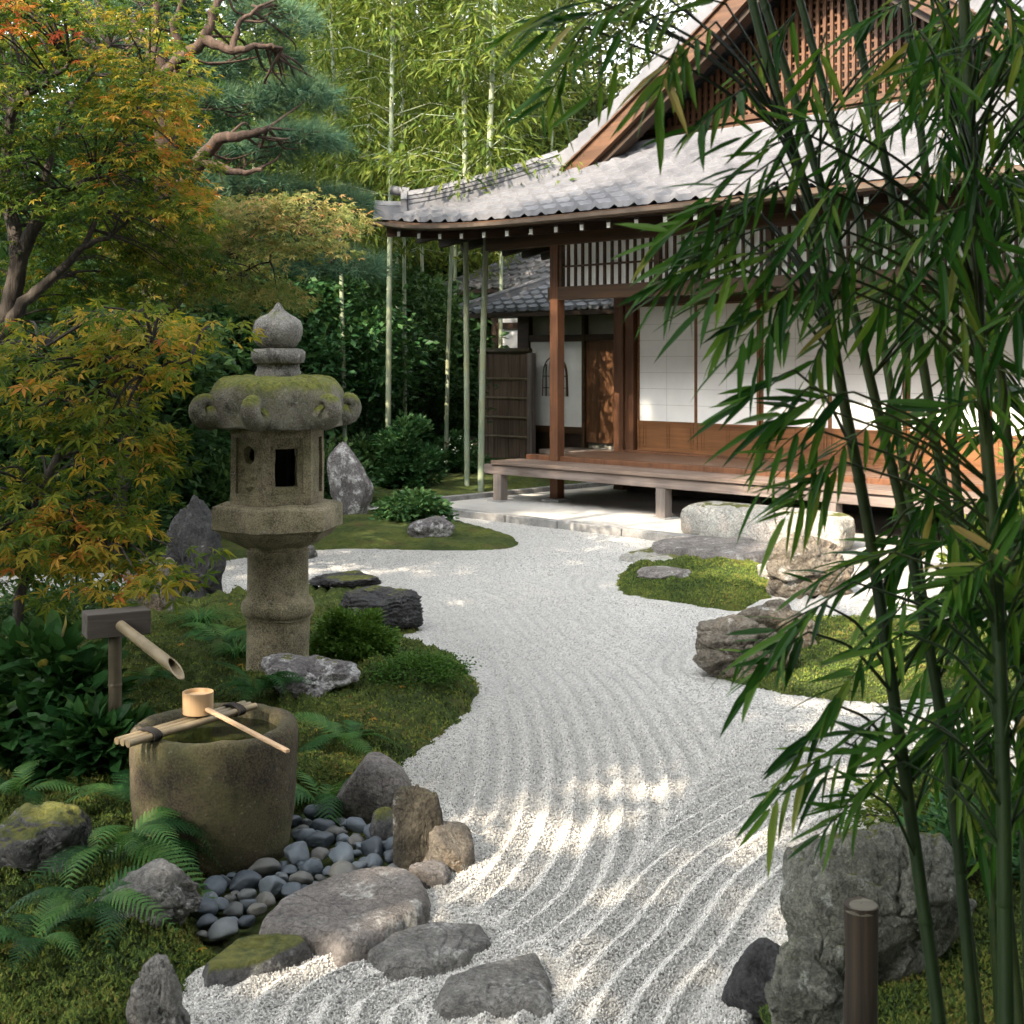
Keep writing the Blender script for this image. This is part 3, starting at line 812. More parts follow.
# firebox: six stone sides, the two we see pierced
fb = MB(); FR = .228; z0, z1 = .918, 1.285; ap = FR * math.cos(math.pi / 6)
def side_plate(k, hole=None, inset=.02):
    a, b = HEX0 + k * math.pi / 3, HEX0 + (k + 1) * math.pi / 3
    A = np.array([FR * math.cos(a), FR * math.sin(a)]); B = np.array([FR * math.cos(b), FR * math.sin(b)])
    ex = (B - A) / FR; nn = -np.array([math.cos((a + b) / 2), math.sin((a + b) / 2)])
    def pt(s, z, dep): p = A + ex * s + nn * dep; return (p[0], p[1], z)
    W, Hh = FR, z1 - z0
    def ring(outer, inner, d0, d1):
        n = len(outer)
        V = [pt(s, z0 + z, d0) for s, z in outer] + [pt(s, z0 + z, d1) for s, z in inner]
        fb.add(V, [(i, (i + 1) % n, n + (i + 1) % n, n + i) for i in range(n)])
    def rect(x0, x1, y0, y1, n=8):
        q = []
        for (sx, sy), (tx, ty) in zip(((x0, y0), (x1, y0), (x1, y1), (x0, y1)), ((x1, y0), (x1, y1), (x0, y1), (x0, y0))):
            q += [(sx + (tx - sx) * i / n, sy + (ty - sy) * i / n) for i in range(n)]
        return q
    o_ = rect(0, W, 0, Hh); p1 = rect(.038, W - .038, .05, Hh - .05)
    ring(o_, p1, 0, 0); ring(p1, p1, 0, .014)
    if hole == 'window': h_ = rect(.062, W - .062, .085, Hh - .10)
    elif hole == 'round':
        h_ = []
        for s, z in p1:
            an = math.atan2(z - .235, s - W / 2); h_.append((W / 2 + .042 * math.cos(an), .235 + .042 * math.sin(an)))
    else: h_ = [(W / 2 + (s - W / 2) * .02, Hh / 2 + (z - Hh / 2) * .02) for s, z in p1]
    ring(p1, h_, .014, .014); ring(h_, h_, .014, .055)
    if hole == 'round':   # low carved relief below the moon opening
        for cx, cz, rr in ((W / 2 - .03, .12, .035), (W / 2 + .035, .135, .028), (W / 2, .085, .03), (W / 2 + .03, .09, .02), (W / 2 - .045, .165, .018)):
            q = [pt(cx, z0 + cz, .004)] + [pt(cx + rr * math.cos(t), z0 + cz + rr * .6 * math.sin(t), .0145) for t in np.linspace(0, 6.28, 12)[:-1]]
            fb.add(q, [(0, i, i % 11 + 1) for i in range(1, 12)])
for k in range(6): side_plate(k, {5: 'round', 0: 'window', 2: 'round', 3: 'window'}.get(k))
fbo = fb.build('firebox', M_LAN, lan, smooth=False, recalc=False); rough(fbo, .0035, 14, 3)
MB().lathe([(.19, z0 + .005), (.19, z0 + .03)], 6, ang0=HEX0).build('firebox_floor', M_LAN, lan)
MB().lathe([(.06, z0 + .03), (.06, z1)], 6, ang0=HEX0).build('black_core', M_BLACK, lan)  # solid black core, painted as the shade inside the firebox
# roof with upturned scrolls
nt_, na = 26, 96; V = []
for i in range(nt_):
    t = i / (nt_ - 1)
    for j in range(na):
        a = HEX0 + j * 2 * math.pi / na
        af = (j * 6 / na) % 1.0 * math.pi / 3 - math.pi / 6
        hexr = math.cos(math.pi / 6) / math.cos(af)
        k = t ** 2.2
        r0 = .10 + (.335 - .10) * math.sin(t * math.pi / 2) ** 1.0
        r_ = r0 * ((1 - k) + k * hexr * 1.0)
        corner = max(0, (hexr - .93) / .07)
        z = 1.53 - .185 * t ** 2.1 + .035 * t * math.sin(t * math.pi) + .022 * corner * t ** 3
        ridge = corner ** 3 * .012 * math.sin(t * math.pi)
        V.append((r_ * math.cos(a), r_ * math.sin(a), z + ridge))
for rr, z in ((1.0, 1.305), (.985, 1.285), (.90, 1.278), (.62, 1.285)):
    for j in range(na):
        a = HEX0 + j * 2 * math.pi / na; af = (j * 6 / na) % 1.0 * math.pi / 3 - math.pi / 6
        hexr = math.cos(math.pi / 6) / math.cos(af) * .338
        V.append((rr * hexr * math.cos(a), rr * hexr * math.sin(a), z + .02 * max(0, (hexr / .338 - .93) / .07)))
m = nt_ + 4
F = [(i * na + j, i * na + (j + 1) % na, (i + 1) * na + (j + 1) % na, (i + 1) * na + j) for i in range(m - 1) for j in range(na)]
F += [tuple(range(na - 1, -1, -1)), tuple((m - 1) * na + j for j in range(na))]
roof = MB().add(V, F)
for k in range(6):
    a = HEX0 + k * math.pi / 3; dr = np.array([math.cos(a), math.sin(a), 0]); sd = np.array([-math.sin(a), math.cos(a), 0])
    path = []; rad = []
    for s in np.linspace(0, 1, 6): path.append(dr * (.22 + .115 * s) + np.array([0, 0, 1.365 - .035 * s])); rad.append(.062 - .004 * s)
    c0 = np.array([0, 0, 0.]) + dr * .338 + np.array([0, 0, 1.378])
    for th in np.linspace(-1.35, 3.0, 14):
        rr = .052 - .028 * (th + 1.35) / 4.35
        path.append(c0 + dr * rr * math.cos(th) + np.array([0, 0, 1]) * rr * math.sin(th)); rad.append(.046 - .014 * (th + 1.35) / 4.35)
    n = 12; Vv = []
    pth = np.array(path); tt = np.gradient(pth, axis=0); tt /= np.linalg.norm(tt, axis=1)[:, None]
    for p, r_, t in zip(pth, rad, tt):
        u = np.cross(t, sd)
        for q in range(n):
            an = q * 2 * math.pi / n; Vv.append(p + sd * math.cos(an) * r_ * 1.1 + u * math.sin(an) * r_)
    mm = len(path)
    roof.add(Vv, [(i * n + q, i * n + (q + 1) % n, (i + 1) * n + (q + 1) % n, (i + 1) * n + q) for i in range(mm - 1) for q in range(n)] + [tuple(range(n - 1, -1, -1)), tuple((mm - 1) * n + q for q in range(n))])
ro = roof.build('roof', M_LAN_ROOF, lan, smooth=True); rough(ro, .008, 8, 4)
fi = MB().lathe([(.108, 1.51), (.112, 1.545), (.105, 1.556), (.10, 1.585), (.122, 1.592), (.130, 1.612), (.128, 1.645), (.112, 1.66), (.075, 1.664)], 48).build('neck_ring', M_LAN_TOP, lan, smooth=True); rough(fi, .005, 12, 5)
jw = MB().lathe([(.07, 1.655), (.092, 1.672), (.112, 1.70), (.121, 1.735), (.119, 1.765), (.106, 1.79), (.082, 1.812), (.052, 1.828), (.03, 1.845), (.014, 1.868), (.004, 1.88)], 48).build('finial', M_LAN_TOP, lan, smooth=True); rough(jw, .007, 14, 6)

# ------------------------------------------------------------------ stone water basin
M_BAS = m_granite('basin_granite', (.013, .011, .007), (.09, .07, .04), dark=.85, lichen=.1, green=.45)
def m_water():
    t = NT('basin_water'); v = t.coord()
    c = t.ramp(t.noise(14, 5, .65, v), [(.4, (.004, .005, .003)), (.7, (.03, .035, .008))])
    t.b.inputs['IOR'].default_value = 1.33; t.b.inputs['Specular IOR Level'].default_value = .5
    return t.fin(c, .04, t.bump(t.noise(7, 2, .5, v), .04, .01))
bx, by = -.985, 4.42
bas = thing('stone_basin', 'round stone water basin with moss stained sides', 'basin', (bx, by, 0))
prof = [(.02, -.06), (.225, -.06), (.245, 0), (.262, .12), (.270, .25), (.272, .36), (.268, .385), (.258, .398), (.245, .402), (.228, .398), (.216, .385), (.208, .35), (.20, .25), (.15, .2), (.02, .19)]
pp = []
for (r0, z0_), (r1, z1_) in zip(prof[:-1], prof[1:]):
    n = max(1, int(math.hypot(r1 - r0, z1_ - z0_) / .022))
    pp += [(r0 + (r1 - r0) * i / n, z0_ + (z1_ - z0_) * i / n) for i in range(n)]
pp.append(prof[-1])
b = MB().lathe(pp, 96).build('bowl', M_BAS, bas, smooth=True); rough(b, .006, 5, 8); rough(b, .0025, 40, 9)
MB().lathe([(.005, .36), (.215, .362)], 48).build('water', m_water(), bas)

# bamboo rods across the rim and the ladle on them
def m_bamboo(name, c1, c2, rough=.4):
    t = NT(name); v = t.coord()
    c = t.ramp(t.noise(9, 5, .6, v), [(.3, c1), (.7, c2)])
    return t.fin(c, rough, t.bump(t.noise(50, 3, .6, v), .1, .003))
M_BAM_OLD = m_bamboo('old_bamboo', (.11, .085, .045), (.26, .21, .13))
M_BAM_DARK = m_bamboo('aged_bamboo', (.03, .025, .015), (.10, .08, .05))
M_TWINE = m_plain('black_twine', (.012, .011, .010), .9)
A = P(122, 741, 4.13); B = P(250, 708, 4.56); A[2] = .418; B[2] = .424
rack = thing('bamboo_rack', 'three bamboo rods tied with black cord across the stone basin', 'rack', tuple((A + B) / 2))
dv = unit(B - A); pv = np.array([-dv[1], dv[0], 0]); mid = (A + B) / 2
for i, off in enumerate((-.027, 0, .027)):
    pts = [A + pv * off - mid, A * .66 + B * .34 + pv * off - mid, A * .34 + B * .66 + pv * off - mid, B + pv * off - mid]
    MB().tube(pts, [.0115, .0118, .0116, .0112], 12).build('rod', M_BAM_OLD, rack, smooth=True)
for f in (.20, .86):
    c = A + (B - A) * f - mid
    loop = [c + pv * (.044 * math.cos(t)) + np.array([0, 0, .0165 * math.sin(t)]) for t in np.linspace(0, 6.283, 25)]
    tie = MB()
    for q in (-.012, -.004, .004, .012): tie.tube(np.array(loop) + dv * q, .0045, 6, cap=False)
    tie.build('cord_tie', M_TWINE, rack, smooth=True)
M_LADLE = m_wood('ladle_wood', (.30, .19, .095), (.46, .32, .18), 2, grain=30)
M_HANDLE = m_wood('handle_wood', (.36, .23, .13), (.54, .38, .23), 0, grain=30)
cx_, cy_, cz_ = P(198, 711, 4.40); cz_ = .437
lad = thing('ladle', 'pale wooden water ladle resting on the bamboo rods', 'ladle', (cx_, cy_, cz_))
MB().lathe([(.045, 0), (.0495, .002), (.0505, .07), (.0505, .072), (.046, .072), (.045, .066), (.044, .012), (.002, .010)], 40).build('cup', M_LADLE, lad, smooth=True)
MB().lathe([(.002, .058), (.0448, .060)], 32).build('cup_water', m_plain('ladle_inside', (.42, .30, .18), .3), lad)
h0 = np.array([.035, -.03, .022]); h1 = P(288, 750, 4.03) - np.array([cx_, cy_, cz_]); h1[2] = .412 + .008 - cz_
MB().bar(h0, h1, .016, .011).build('handle', M_HANDLE, lad, bevel=.003)

# ------------------------------------------------------------------ bamboo water spout
sp0 = P(115, 640, 4.95)
sp = thing('water_spout', 'bamboo water spout with square wooden head on a post', 'water spout', (sp0[0], sp0[1], 0))
zb = ground_z(sp0[0], sp0[1])
ph = []; rr = []
for z in np.linspace(zb - .1, .60, 15): ph.append((0, 0, z)); rr.append(.0245)
post = MB().tube(ph, rr, 16)
for z in (zb + .12, zb + .33): post.lathe([(.0245, z - .008), (.0272, z), (.0245, z + .008)], 16)
post.build('post', M_BAM_DARK, sp, smooth=True)
M_GREYWOOD = m_wood('weathered_wood', (.032, .027, .022), (.105, .09, .075), 0, rough=.8, grain=26)
hd = MB().box(-.115, .115, -.055, .055, .585, .675).build('head_block', M_GREYWOOD, sp, bevel=.004)
hd.rotation_euler = (0, 0, math.radians(28)); hd.location = (.005, .0, 0)
a = np.array([.035, -.05, .628]); e = P(179, 671, 4.58) - np.array([sp0[0], sp0[1], 0])
dv = unit(e - a); n = 20; ln = np.linalg.norm(e - a)
side = unit(np.cross(dv, (0, 0, 1))); upv = np.cross(side, dv)
V = []
for (s, r_) in ((0, .0195), (.33, .020), (.345, .0222), (.36, .020), (.8, .021), (1, .0215)):
    for q in range(n):
        an = q * 2 * math.pi / n; slant = (-.05 * math.sin(an) - .02) if s == 1 else 0
        V.append(a + dv * (ln * s + slant) + (side * math.cos(an) + upv * math.sin(an)) * r_)
k = 6
for (s, r_) in ((1, .0165), (.75, .016)):
    for q in range(n):
        an = q * 2 * math.pi / n; slant = (-.05 * math.sin(an) - .02) if s == 1 else 0
        V.append(a + dv * (ln * s + slant) + (side * math.cos(an) + upv * math.sin(an)) * r_)
F = [(i * n + q, i * n + (q + 1) % n, (i + 1) * n + (q + 1) % n, (i + 1) * n + q) for i in range(7) for q in range(n)] + [tuple(7 * n + q for q in range(n))]
MB().add(V, F).build('pipe', M_BAM_OLD, sp, smooth=True, recalc=False)

# round stake in the bottom right corner
sk0 = P(861, 905, 2.86)
M_STAKE = m_wood('stake_bark', (.012, .009, .006), (.055, .04, .025), 2, rough=.85, grain=40)
M_STAKE_END = m_wood('stake_end', (.08, .075, .055), (.17, .155, .12), 0, rough=.9)
st = thing('stake', 'round wooden stake with cut grey top before the big boulder', 'stake', (sk0[0], sk0[1], 0))
q = MB().lathe([(.036, -.05), (.036, .1), (.0365, .2), (.0355, .3), (.036, sk0[2])], 28).build('post', M_STAKE, st, smooth=True); rough(q, .004, 18, 3)
q = MB().lathe([(.002, sk0[2] + .004), (.034, sk0[2] + .002), (.0365, sk0[2] - .01)], 28, closed=False).build('cut_top', M_STAKE_END, st)
# ------------------------------------------------------------------ temple hall: local x along the front, y into the house
M_POST = m_wood('post_wood', (.06, .026, .012), (.15, .065, .03), 2)
M_BEAM = m_wood('beam_wood', (.03, .017, .009), (.085, .045, .022), 0)
M_DARKWOOD = m_wood('eave_wood', (.014, .009, .006), (.04, .024, .014), 1)
M_BARGE = m_wood('barge_wood', (.034, .016, .008), (.105, .052, .025), 0, grain=24)
M_PANEL = m_wood('panel_wood', (.10, .044, .016), (.215, .095, .036), 0, grain=30)
M_LATT = m_wood('lattice_wood', (.05, .024, .012), (.125, .06, .03), 2)
M_DECK = m_wood('deck_wood', (.085, .062, .05), (.20, .15, .12), 0, rough=.5, grain=26)
M_DECK_IN = m_wood('inner_deck_wood', (.07, .038, .022), (.165, .095, .06), 0, rough=.38, grain=26)
M_GREY = m_wood('grey_wood', (.09, .075, .065), (.23, .20, .18), 2, rough=.8)
M_GREYX = m_wood('grey_beam_wood', (.085, .065, .055), (.21, .175, .155), 0, rough=.8)
M_WHITE = m_plain('white_paint', (.75, .74, .70), .8, .05)
M_PLASTER = m_plain('plaster', (.88, .88, .86), .9, .03, 3)
M_PLASTER_OLD = m_plain('aged_plaster', (.34, .33, .28), .9, .12, 3)
def m_paper():
    t = NT('shoji_paper'); v = t.coord()
    c = t.ramp(t.noise(2.5, 5, .6, v), [(.3, (.70, .70, .67)), (.7, (.80, .80, .77))])
    return t.fin(c, .95, t.bump(t.noise(30, 3, .5, v), .06, .004))
M_PAPER = m_paper()
M_PAPER_LINE = m_plain('paper_seam', (.52, .52, .49), .95, .05)
def m_tile(name, c1, c2):
    t = NT(name); g = t.n('ShaderNodeNewGeometry'); v = t.coord()
    n = t.math('ADD', t.math('MULTIPLY', t.noise(3.3, 5, .6, v), .5), t.math('MULTIPLY', t.noise(1.2, 3, .5, v), .5))
    c = t.ramp(n, [(.3, c1), (.6, c2)])
    c = t.mix(t.ramp(t.noise(5, 6, .7, v), [(.5, 0.0), (.75, .35)]), c, tuple(x * .55 for x in c1))
    return t.fin(c, .42, t.bump(t.noise(80, 3, .6, v), .15, .003))
M_TILE = m_tile('roof_tile', (.07, .072, .08), (.135, .137, .145))
M_TILE_D = m_tile('old_roof_tile', (.045, .05, .058), (.15, .16, .18))

hall = thing('temple_hall', 'wooden temple hall with white paper screens, veranda and tiled gable roof', 'building', (*HALL_O, 0), -math.pi / 4)
U0, U1, VW = .30, 6.50, 1.87           # left wall, right wall, front wall
EV = -.42                              # eave line in front
UL, UR = -1.45, 8.25; UC = (UL + UR) / 2
def zroof(s):
    """height of the roof skin above its eave, s metres in from the eave: flat sweep low, steeper high"""
    return 3.13 + .40 * s + .055 * s * s
def lift(s_along):
    """upturn of the eave towards its corner"""
    return .17 * math.exp(-max(s_along, 0) / .8)
S_SKIRT = 1.82
# --- tiled slopes
def tile_slope(rows, cols_u, zfun, mapfun, cu=.25, wave=.038, step=.05):
    """rows of wavy tiles. rows: list of s limits; cols_u(s) -> (a0, a1); mapfun(a, s, z) -> xyz"""
    V = []; F = []
    for i in range(len(rows) - 1):
        sa, sb = rows[i], rows[i + 1] + .015
        a0 = min(cols_u(sa)[0], cols_u(rows[i + 1])[0]); a1 = max(cols_u(sa)[1], cols_u(rows[i + 1])[1])
        n = int((a1 - a0) / cu * 10)
        off = len(V); aa = np.linspace(a0, a1, n + 1)
        for k, (s, dz) in enumerate(((sa, -.012), (sa, step), (sb, .002))):
            lo_, hi_ = cols_u(min(s, rows[-1]))
            for a in aa:
                ac = min(max(a, lo_), hi_)
                ph = (ac / cu + .0) % 1.0
                w = (wave * (math.exp(-((ph - .5) / .16) ** 2) * 1.25 - .35 * math.sin(ph * math.pi) ** 2))
                V.append(mapfun(ac, s - (.012 * math.cos(ph * 6.283) if k < 2 else 0), zfun(s, ac) + dz + w))
        for k in range(2):
            for j in range(n): F.append((off + k * (n + 1) + j, off + k * (n + 1) + j + 1, off + (k + 1) * (n + 1) + j + 1, off + (k + 1) * (n + 1) + j))
    return V, F
NR = 9
rows = [S_SKIRT * i / NR for i in range(NR + 1)]
zf = lambda s, a: zroof(s) + lift(a - UL - s) * max(0, 1 - s / S_SKIRT) ** 1.5 + lift(UR - a - s) * max(0, 1 - s / S_SKIRT) ** 1.5
V, F = tile_slope(rows, lambda s: (UL + s, UR - s), zf, lambda a, s, z: (a, EV + s, z))
roof = MB().add(V, F).build('roof', M_TILE, hall, smooth=True, recalc=False)
VERGE = EV + 1.42                       # the gable's tiles overhang to here
S_TOP = UC - UL
def zslope(s, a=0):
    return zroof(s) if s < S_SKIRT else zroof(S_SKIRT) + (.62 * (s - S_SKIRT) + .022 * (s - S_SKIRT) ** 2)
rows2 = [i * .21 for i in range(int(S_TOP / .21) + 1)] + [S_TOP]
for sgn, ue in ((1, UL), (-1, UR)):
    zz = lambda s, a: zslope(s) + lift(a - EV - s) * max(0, 1 - s / S_SKIRT) ** 1.5
    V, F = tile_slope(rows2, lambda s: ((EV + s) if s < VERGE - EV else VERGE, 9.0), zz, lambda a, s, z: (ue + sgn * s, a, z))
    MB().add(V, F).build('side_roof', M_TILE, hall, smooth=True, recalc=False)
# --- ridges
def ridge_path(pts): return np.array(pts, float)
def ridge(name, path, w=.20, h=.17, lines=3, parent=hall, cap=.075):
    path = np.array(path, float); t = np.gradient(path, axis=0); t /= np.linalg.norm(t, axis=1)[:, None]
    side = unit(np.cross(t, (0, 0, 1))); up = np.cross(side, t)
    prof = [(-w / 2, -.12)]
    for k in range(lines):
        z0_, z1_ = h * k / lines, h * (k + 1) / lines; ww = w / 2 * (1 - .1 * k)
        prof += [(-ww, z0_ + .004), (-ww, z1_ - .012), (-ww + .02, z1_ - .008)]
    prof += [(-cap + cap * (1 - math.cos(a)), h + cap * .85 * math.sin(a)) for a in np.linspace(0, math.pi, 9)]
    prof += [(-a, b) for a, b in reversed(prof[:1 + 3 * lines])]
    return MB().sweep(path, prof, side, up).build(name, M_TILE, parent, smooth=False)
for sgn, ue in ((1, UL), (-1, UR)):
    hip = [(ue + sgn * s, EV + s, zroof(s) + lift(0) * max(0, 1 - s / S_SKIRT) ** 1.5 + .02 + .05 * max(0, 1 - s / .5) ** 2) for s in np.linspace(.22, 1.50, 14)]
    r1 = ridge('hip_ridge', hip, .19, .15)
    hip2 = [(ue + sgn * s, EV + s, zroof(s) + lift(0) * max(0, 1 - s / S_SKIRT) ** 1.5 + .0 + .10 * max(0, 1 - (s + .05) / .5) ** 2) for s in np.linspace(-.07, .30, 7)]
    ridge('corner_ridge', hip2, .17, .05, 1, cap=.07)
    e0 = np.array(hip[0]); dd_ = np.array([sgn * .7071, .7071, 0])
    orn = MB()
    s_ = np.array([-dd_[1], dd_[0], 0])
    prof = [(-.13, -.05), (.13, -.05), (.12, .06), (.15, .10), (.11, .17), (.05, .21), (-.05, .21), (-.11, .17), (-.15, .10), (-.12, .06)]
    orn.add([e0 - dd_ * f + s_ * a + np.array([0, 0, b]) for f in (.02, .09) for a, b in prof], [tuple(range(10)), tuple(range(19, 9, -1))] + [(j, 10 + j, 10 + (j + 1) % 10, (j + 1) % 10) for j in range(10)])
    orn.tube([e0 - dd_ * .0 + (0, 0, .20), e0 - dd_ * .12 + (0, 0, .205), e0 - dd_ * .22 + (0, 0, .225)], [.055, .055, .055], 14)
    orn.build('ridge_end_tile', M_TILE, r1, smooth=True)
    # round tiles along the gable's edge, one above the other
    vb = MB()
    ss_ = np.arange(1.28, S_TOP + .05, .155)
    for s0_ in ss_:
        p0 = np.array([ue + sgn * s0_, VERGE, zslope(s0_) + .07]); p1 = np.array([ue + sgn * (s0_ + .165), VERGE, zslope(s0_ + .165) + .045])
        vb.tube([p0, p1], [.085, .072], 12)
        vb.bar(p0 + (0, -.075, -.06), p1 + (0, -.075, -.05), .035, .13)
    vb.build('verge_tiles', M_TILE, hall, smooth=True)
    # barge boards in two steps below the verge
    for nm, dv_, top, hgt, th in (('barge_board', -.02, -.03, .30, .07), ('barge_moulding', -.065, .015, .11, .05), ('barge_soffit', .10, -.32, .10, .16)):
        s_lo = 1.12 if nm != 'barge_soffit' else 1.3
        path = [(ue + sgn * s0_, VERGE + dv_, zslope(s0_) + top) for s0_ in np.linspace(s_lo, S_TOP, 20)]
        MB().sweep(path, [(-th / 2, -hgt), (th / 2, -hgt), (th / 2, 0), (-th / 2, 0)], [(0, 1, 0)] * 20, [(0, 0, 1)] * 20).build(nm, M_BARGE if nm != 'barge_soffit' else M_DARKWOOD, hall)
main = [(UC, v, zslope(S_TOP) + .02) for v in np.linspace(VERGE - .05, 9.0, 8)]
ridge('main_ridge', main, .30, .34, 4, cap=.1)
# flat capping course where the skirt roof meets the gable
zc = zroof(S_SKIRT)
MB().box(UL + S_SKIRT - .12, UR - S_SKIRT + .12, EV + S_SKIRT - .13, EV + S_SKIRT + .1, zc - .06, zc + .065).build('capping_course', M_TILE, hall, bevel=.015)
# --- gable wall with lattice
GV = EV + S_SKIRT + .22
def gable_half(z): # half width of the gable at height z under the barge
    lo_, hi_ = 0.0, S_TOP
    for _ in range(30):
        mm = (lo_ + hi_) / 2
        if zslope(mm) - .12 < z: lo_ = mm
        else: hi_ = mm
    return UC - UL - lo_
zb0 = zc + .0
tri = [(UC - gable_half(zb0), zb0)] + [(UC - gable_half(z), z) for z in np.linspace(zb0 + .1, zslope(S_TOP) - .15, 12)] + [(UC + gable_half(z), z) for z in np.linspace(zslope(S_TOP) - .15, zb0 + .1, 12)] + [(UC + gable_half(zb0), zb0)]
MB().prism(tri, 1, GV + .12, GV + .2).build('gable_wall', M_DARKWOOD, hall)
hb = gable_half(zb0 + .2)
MB().box(UC - gable_half(zb0), UC + gable_half(zb0), GV - .03, GV + .12, zb0, zb0 + .17).build('gable_sill_board', M_BARGE, hall, bevel=.008)
MB().box(UC - hb, UC + hb, GV - .06, GV + .06, zb0 + .173, zb0 + .235).build('gable_sill', M_BARGE, hall, bevel=.008)
lt = MB(); zl0 = zb0 + .24; u = UC - hb
while u < UC + hb:
    ztop = zslope(UC - UL - abs(u - UC)) - .2
    if ztop > zl0 + .03: lt.box(u - .018, u + .018, GV - .012, GV + .02, zl0, ztop)
    u += .085
z = zl0 + .05
while z < zslope(S_TOP) - .4:
    hw = gable_half(z + .1) - .05
    lt.box(UC - hw, UC + hw, GV + .024, GV + .05, z - .012, z + .012); z += .085
lt.build('gable_lattice', M_LATT, hall)
# --- eaves: fascia, gutter, rafters with white painted ends, boarded soffit
def eave_z(u, s=0.0): return zroof(s) + (lift(u - UL - s) + lift(UR - u - s)) * max(0, 1 - s / S_SKIRT) ** 1.5
uu = np.linspace(UL - .02, UR + .02, 60)
path = [(u, EV + .02, eave_z(u) - .025) for u in uu]
MB().sweep(path, [(-.02, -.085), (.02, -.085), (.02, 0), (-.02, 0)], [(0, 1, 0)] * 60, [(0, 0, 1)] * 60).build('fascia', M_BEAM, hall)
gp = [(u, EV - .05, eave_z(u) - .055) for u in np.linspace(UL - .12, UR, 60)]
gut = MB().sweep(gp, [(-.055, .0), (-.045, -.035), (0, -.055), (.045, -.035), (.055, 0), (.047, 0), (.038, -.03), (0, -.047), (-.038, -.03), (-.047, 0)], [(0, 1, 0)] * 60, [(0, 0, 1)] * 60).build('gutter', m_plain('gutter_copper', (.11, .085, .065), .5, .25), hall)
pathl = [(UL + .02, v, zroof(0) + lift(v - EV) - .025) for v in np.linspace(EV, 9, 40)]
MB().sweep(pathl, [(-.02, -.085), (.02, -.085), (.02, 0), (-.02, 0)], [(1, 0, 0)] * 40, [(0, 0, 1)] * 40).build('fascia', M_BEAM, hall)
sof = MB(); V = []
def slope_z(z0_, L): return z0_ + (zroof(0) + .18 - z0_) * L / (VW + .17 - EV)
for u in uu: V.append((u, EV + .03, eave_z(u) - .115))
for u in uu: L = max(.0, min(VW + .17 - EV, u - UL, UR - u)); V.append((u, EV + .03 + L, slope_z(eave_z(u) - .115, L)))
sof.add(V, [(i, i + 1, 61 + i, 60 + i) for i in range(59)])
V = []
vv = np.linspace(EV + .03, 9, 40)
for v in vv: V.append((UL + .03, v, zroof(0) + lift(v - EV) - .116))
for v in vv: L = max(0, min(U0 + .1 - UL, v - EV - .03)); V.append((UL + .03 + L, v, slope_z(zroof(0) + lift(v - EV) - .116, L)))
sof.add(V, [(i, i + 1, 41 + i, 40 + i) for i in range(39)])
sof.build('soffit', M_DARKWOOD, hall)
u = UL + .22
while u < UR - .2:
    zt = eave_z(u) - .125
    rf = MB().bar((u, EV + .06, zt - .04), (u, VW, zroof(0) + .10), .065, .085).build('rafter', M_DARKWOOD, hall)
    MB().box(u - .022, u + .022, EV + .052, EV + .0585, zt - .075, zt - .02).build('rafter_end', M_WHITE, rf)
    u += .36
v = EV + .5
while v < 6:
    MB().bar((UL + .06, v, zroof(0) + lift(v - EV) - .165), (U0, v, zroof(0) + .10), .065, .085).build('rafter', M_DARKWOOD, hall); v += .36
# corner beam
MB().bar((UL + .03, EV + .03, eave_z(UL) - .17), (U0, VW - .1, 3.22), .11, .13).build('hip_rafter', M_BEAM, hall)
MB().bar((UR - .03, EV + .03, eave_z(UR) - .17), (U1, VW - .1, 3.22), .11, .13).build('hip_rafter', M_BEAM, hall)
# --- posts, beams and transom along the veranda
PV = .50
POSTS = (.50, 6.2)
for u in POSTS:
    MB().box(u - .06, u + .06, PV - .06, PV + .06, .06, 2.98).build('post', M_POST, hall, bevel=.008)
    MB().box(u - .13, u + .13, PV - .13, PV + .13, -.02, .06).build('footing_stone', M_KERB, hall, bevel=.02)
MB().box(.40, 6.5, PV - .052, PV + .055, 2.28, 2.43).build('lintel', M_BEAM, hall, bevel=.006)
MB().box(-.6, 7.3, PV - .065, PV + .065, 2.90, 3.06).build('eave_beam', M_BEAM, hall, bevel=.006)
ub = list(np.linspace(.575, 6.125, 5))
for a, b in zip(ub[:-1], ub[1:]):
    tr = MB().box(a + .03, b - .03, PV + .012, PV + .03, 2.43, 2.90).build('transom_paper', M_PAPER, hall)
    fr = MB().box(a, a + .035, PV - .045, PV + .045, 2.43, 2.90).box(b - .035, b, PV - .045, PV + .045, 2.43, 2.90).box(a + .035, b - .035, PV - .03, PV + .01, 2.645, 2.665)
    n = 13
    for i in range(1, n):
        x = a + (b - a) * i / n; fr.box(x - .009, x + .009, PV - .027, PV + .0095, 2.432, 2.898)
    fr.build('transom_lattice', M_BEAM, hall)
# --- front wall: posts, lintel, screens
ZS = .535
MB().box(U0 - .075, U0 + .075, VW - .08, VW + .07, .05, 3.2).build('corner_post', M_POST, hall, bevel=.006)
MB().box(U0 + .08, U0 + .21, VW - .05, VW + .03, .5, 2.3).build('jamb', M_POST, hall, bevel=.006)
MB().box(U1 - .3, U1 - .15, VW - .08, VW + .07, .05, 3.2).build('corner_post', M_POST, hall, bevel=.006)
MB().box(U0 + .076, U1 - .301, VW - .09, VW + .06, 2.262, 2.42).build('lintel', M_BEAM, hall, bevel=.006)
MB().box(U0 + .076, U1 - .301, VW - .10, VW + .06, .47, ZS).build('threshold', M_POST, hall, bevel=.006)
MB().box(U0 + .077, U1 - .302, VW + .03, VW + .06, 2.42, 3.25).build('upper_wall', M_PLASTER, hall)
NP_ = 6; W_ = .88; u = U0 + .23
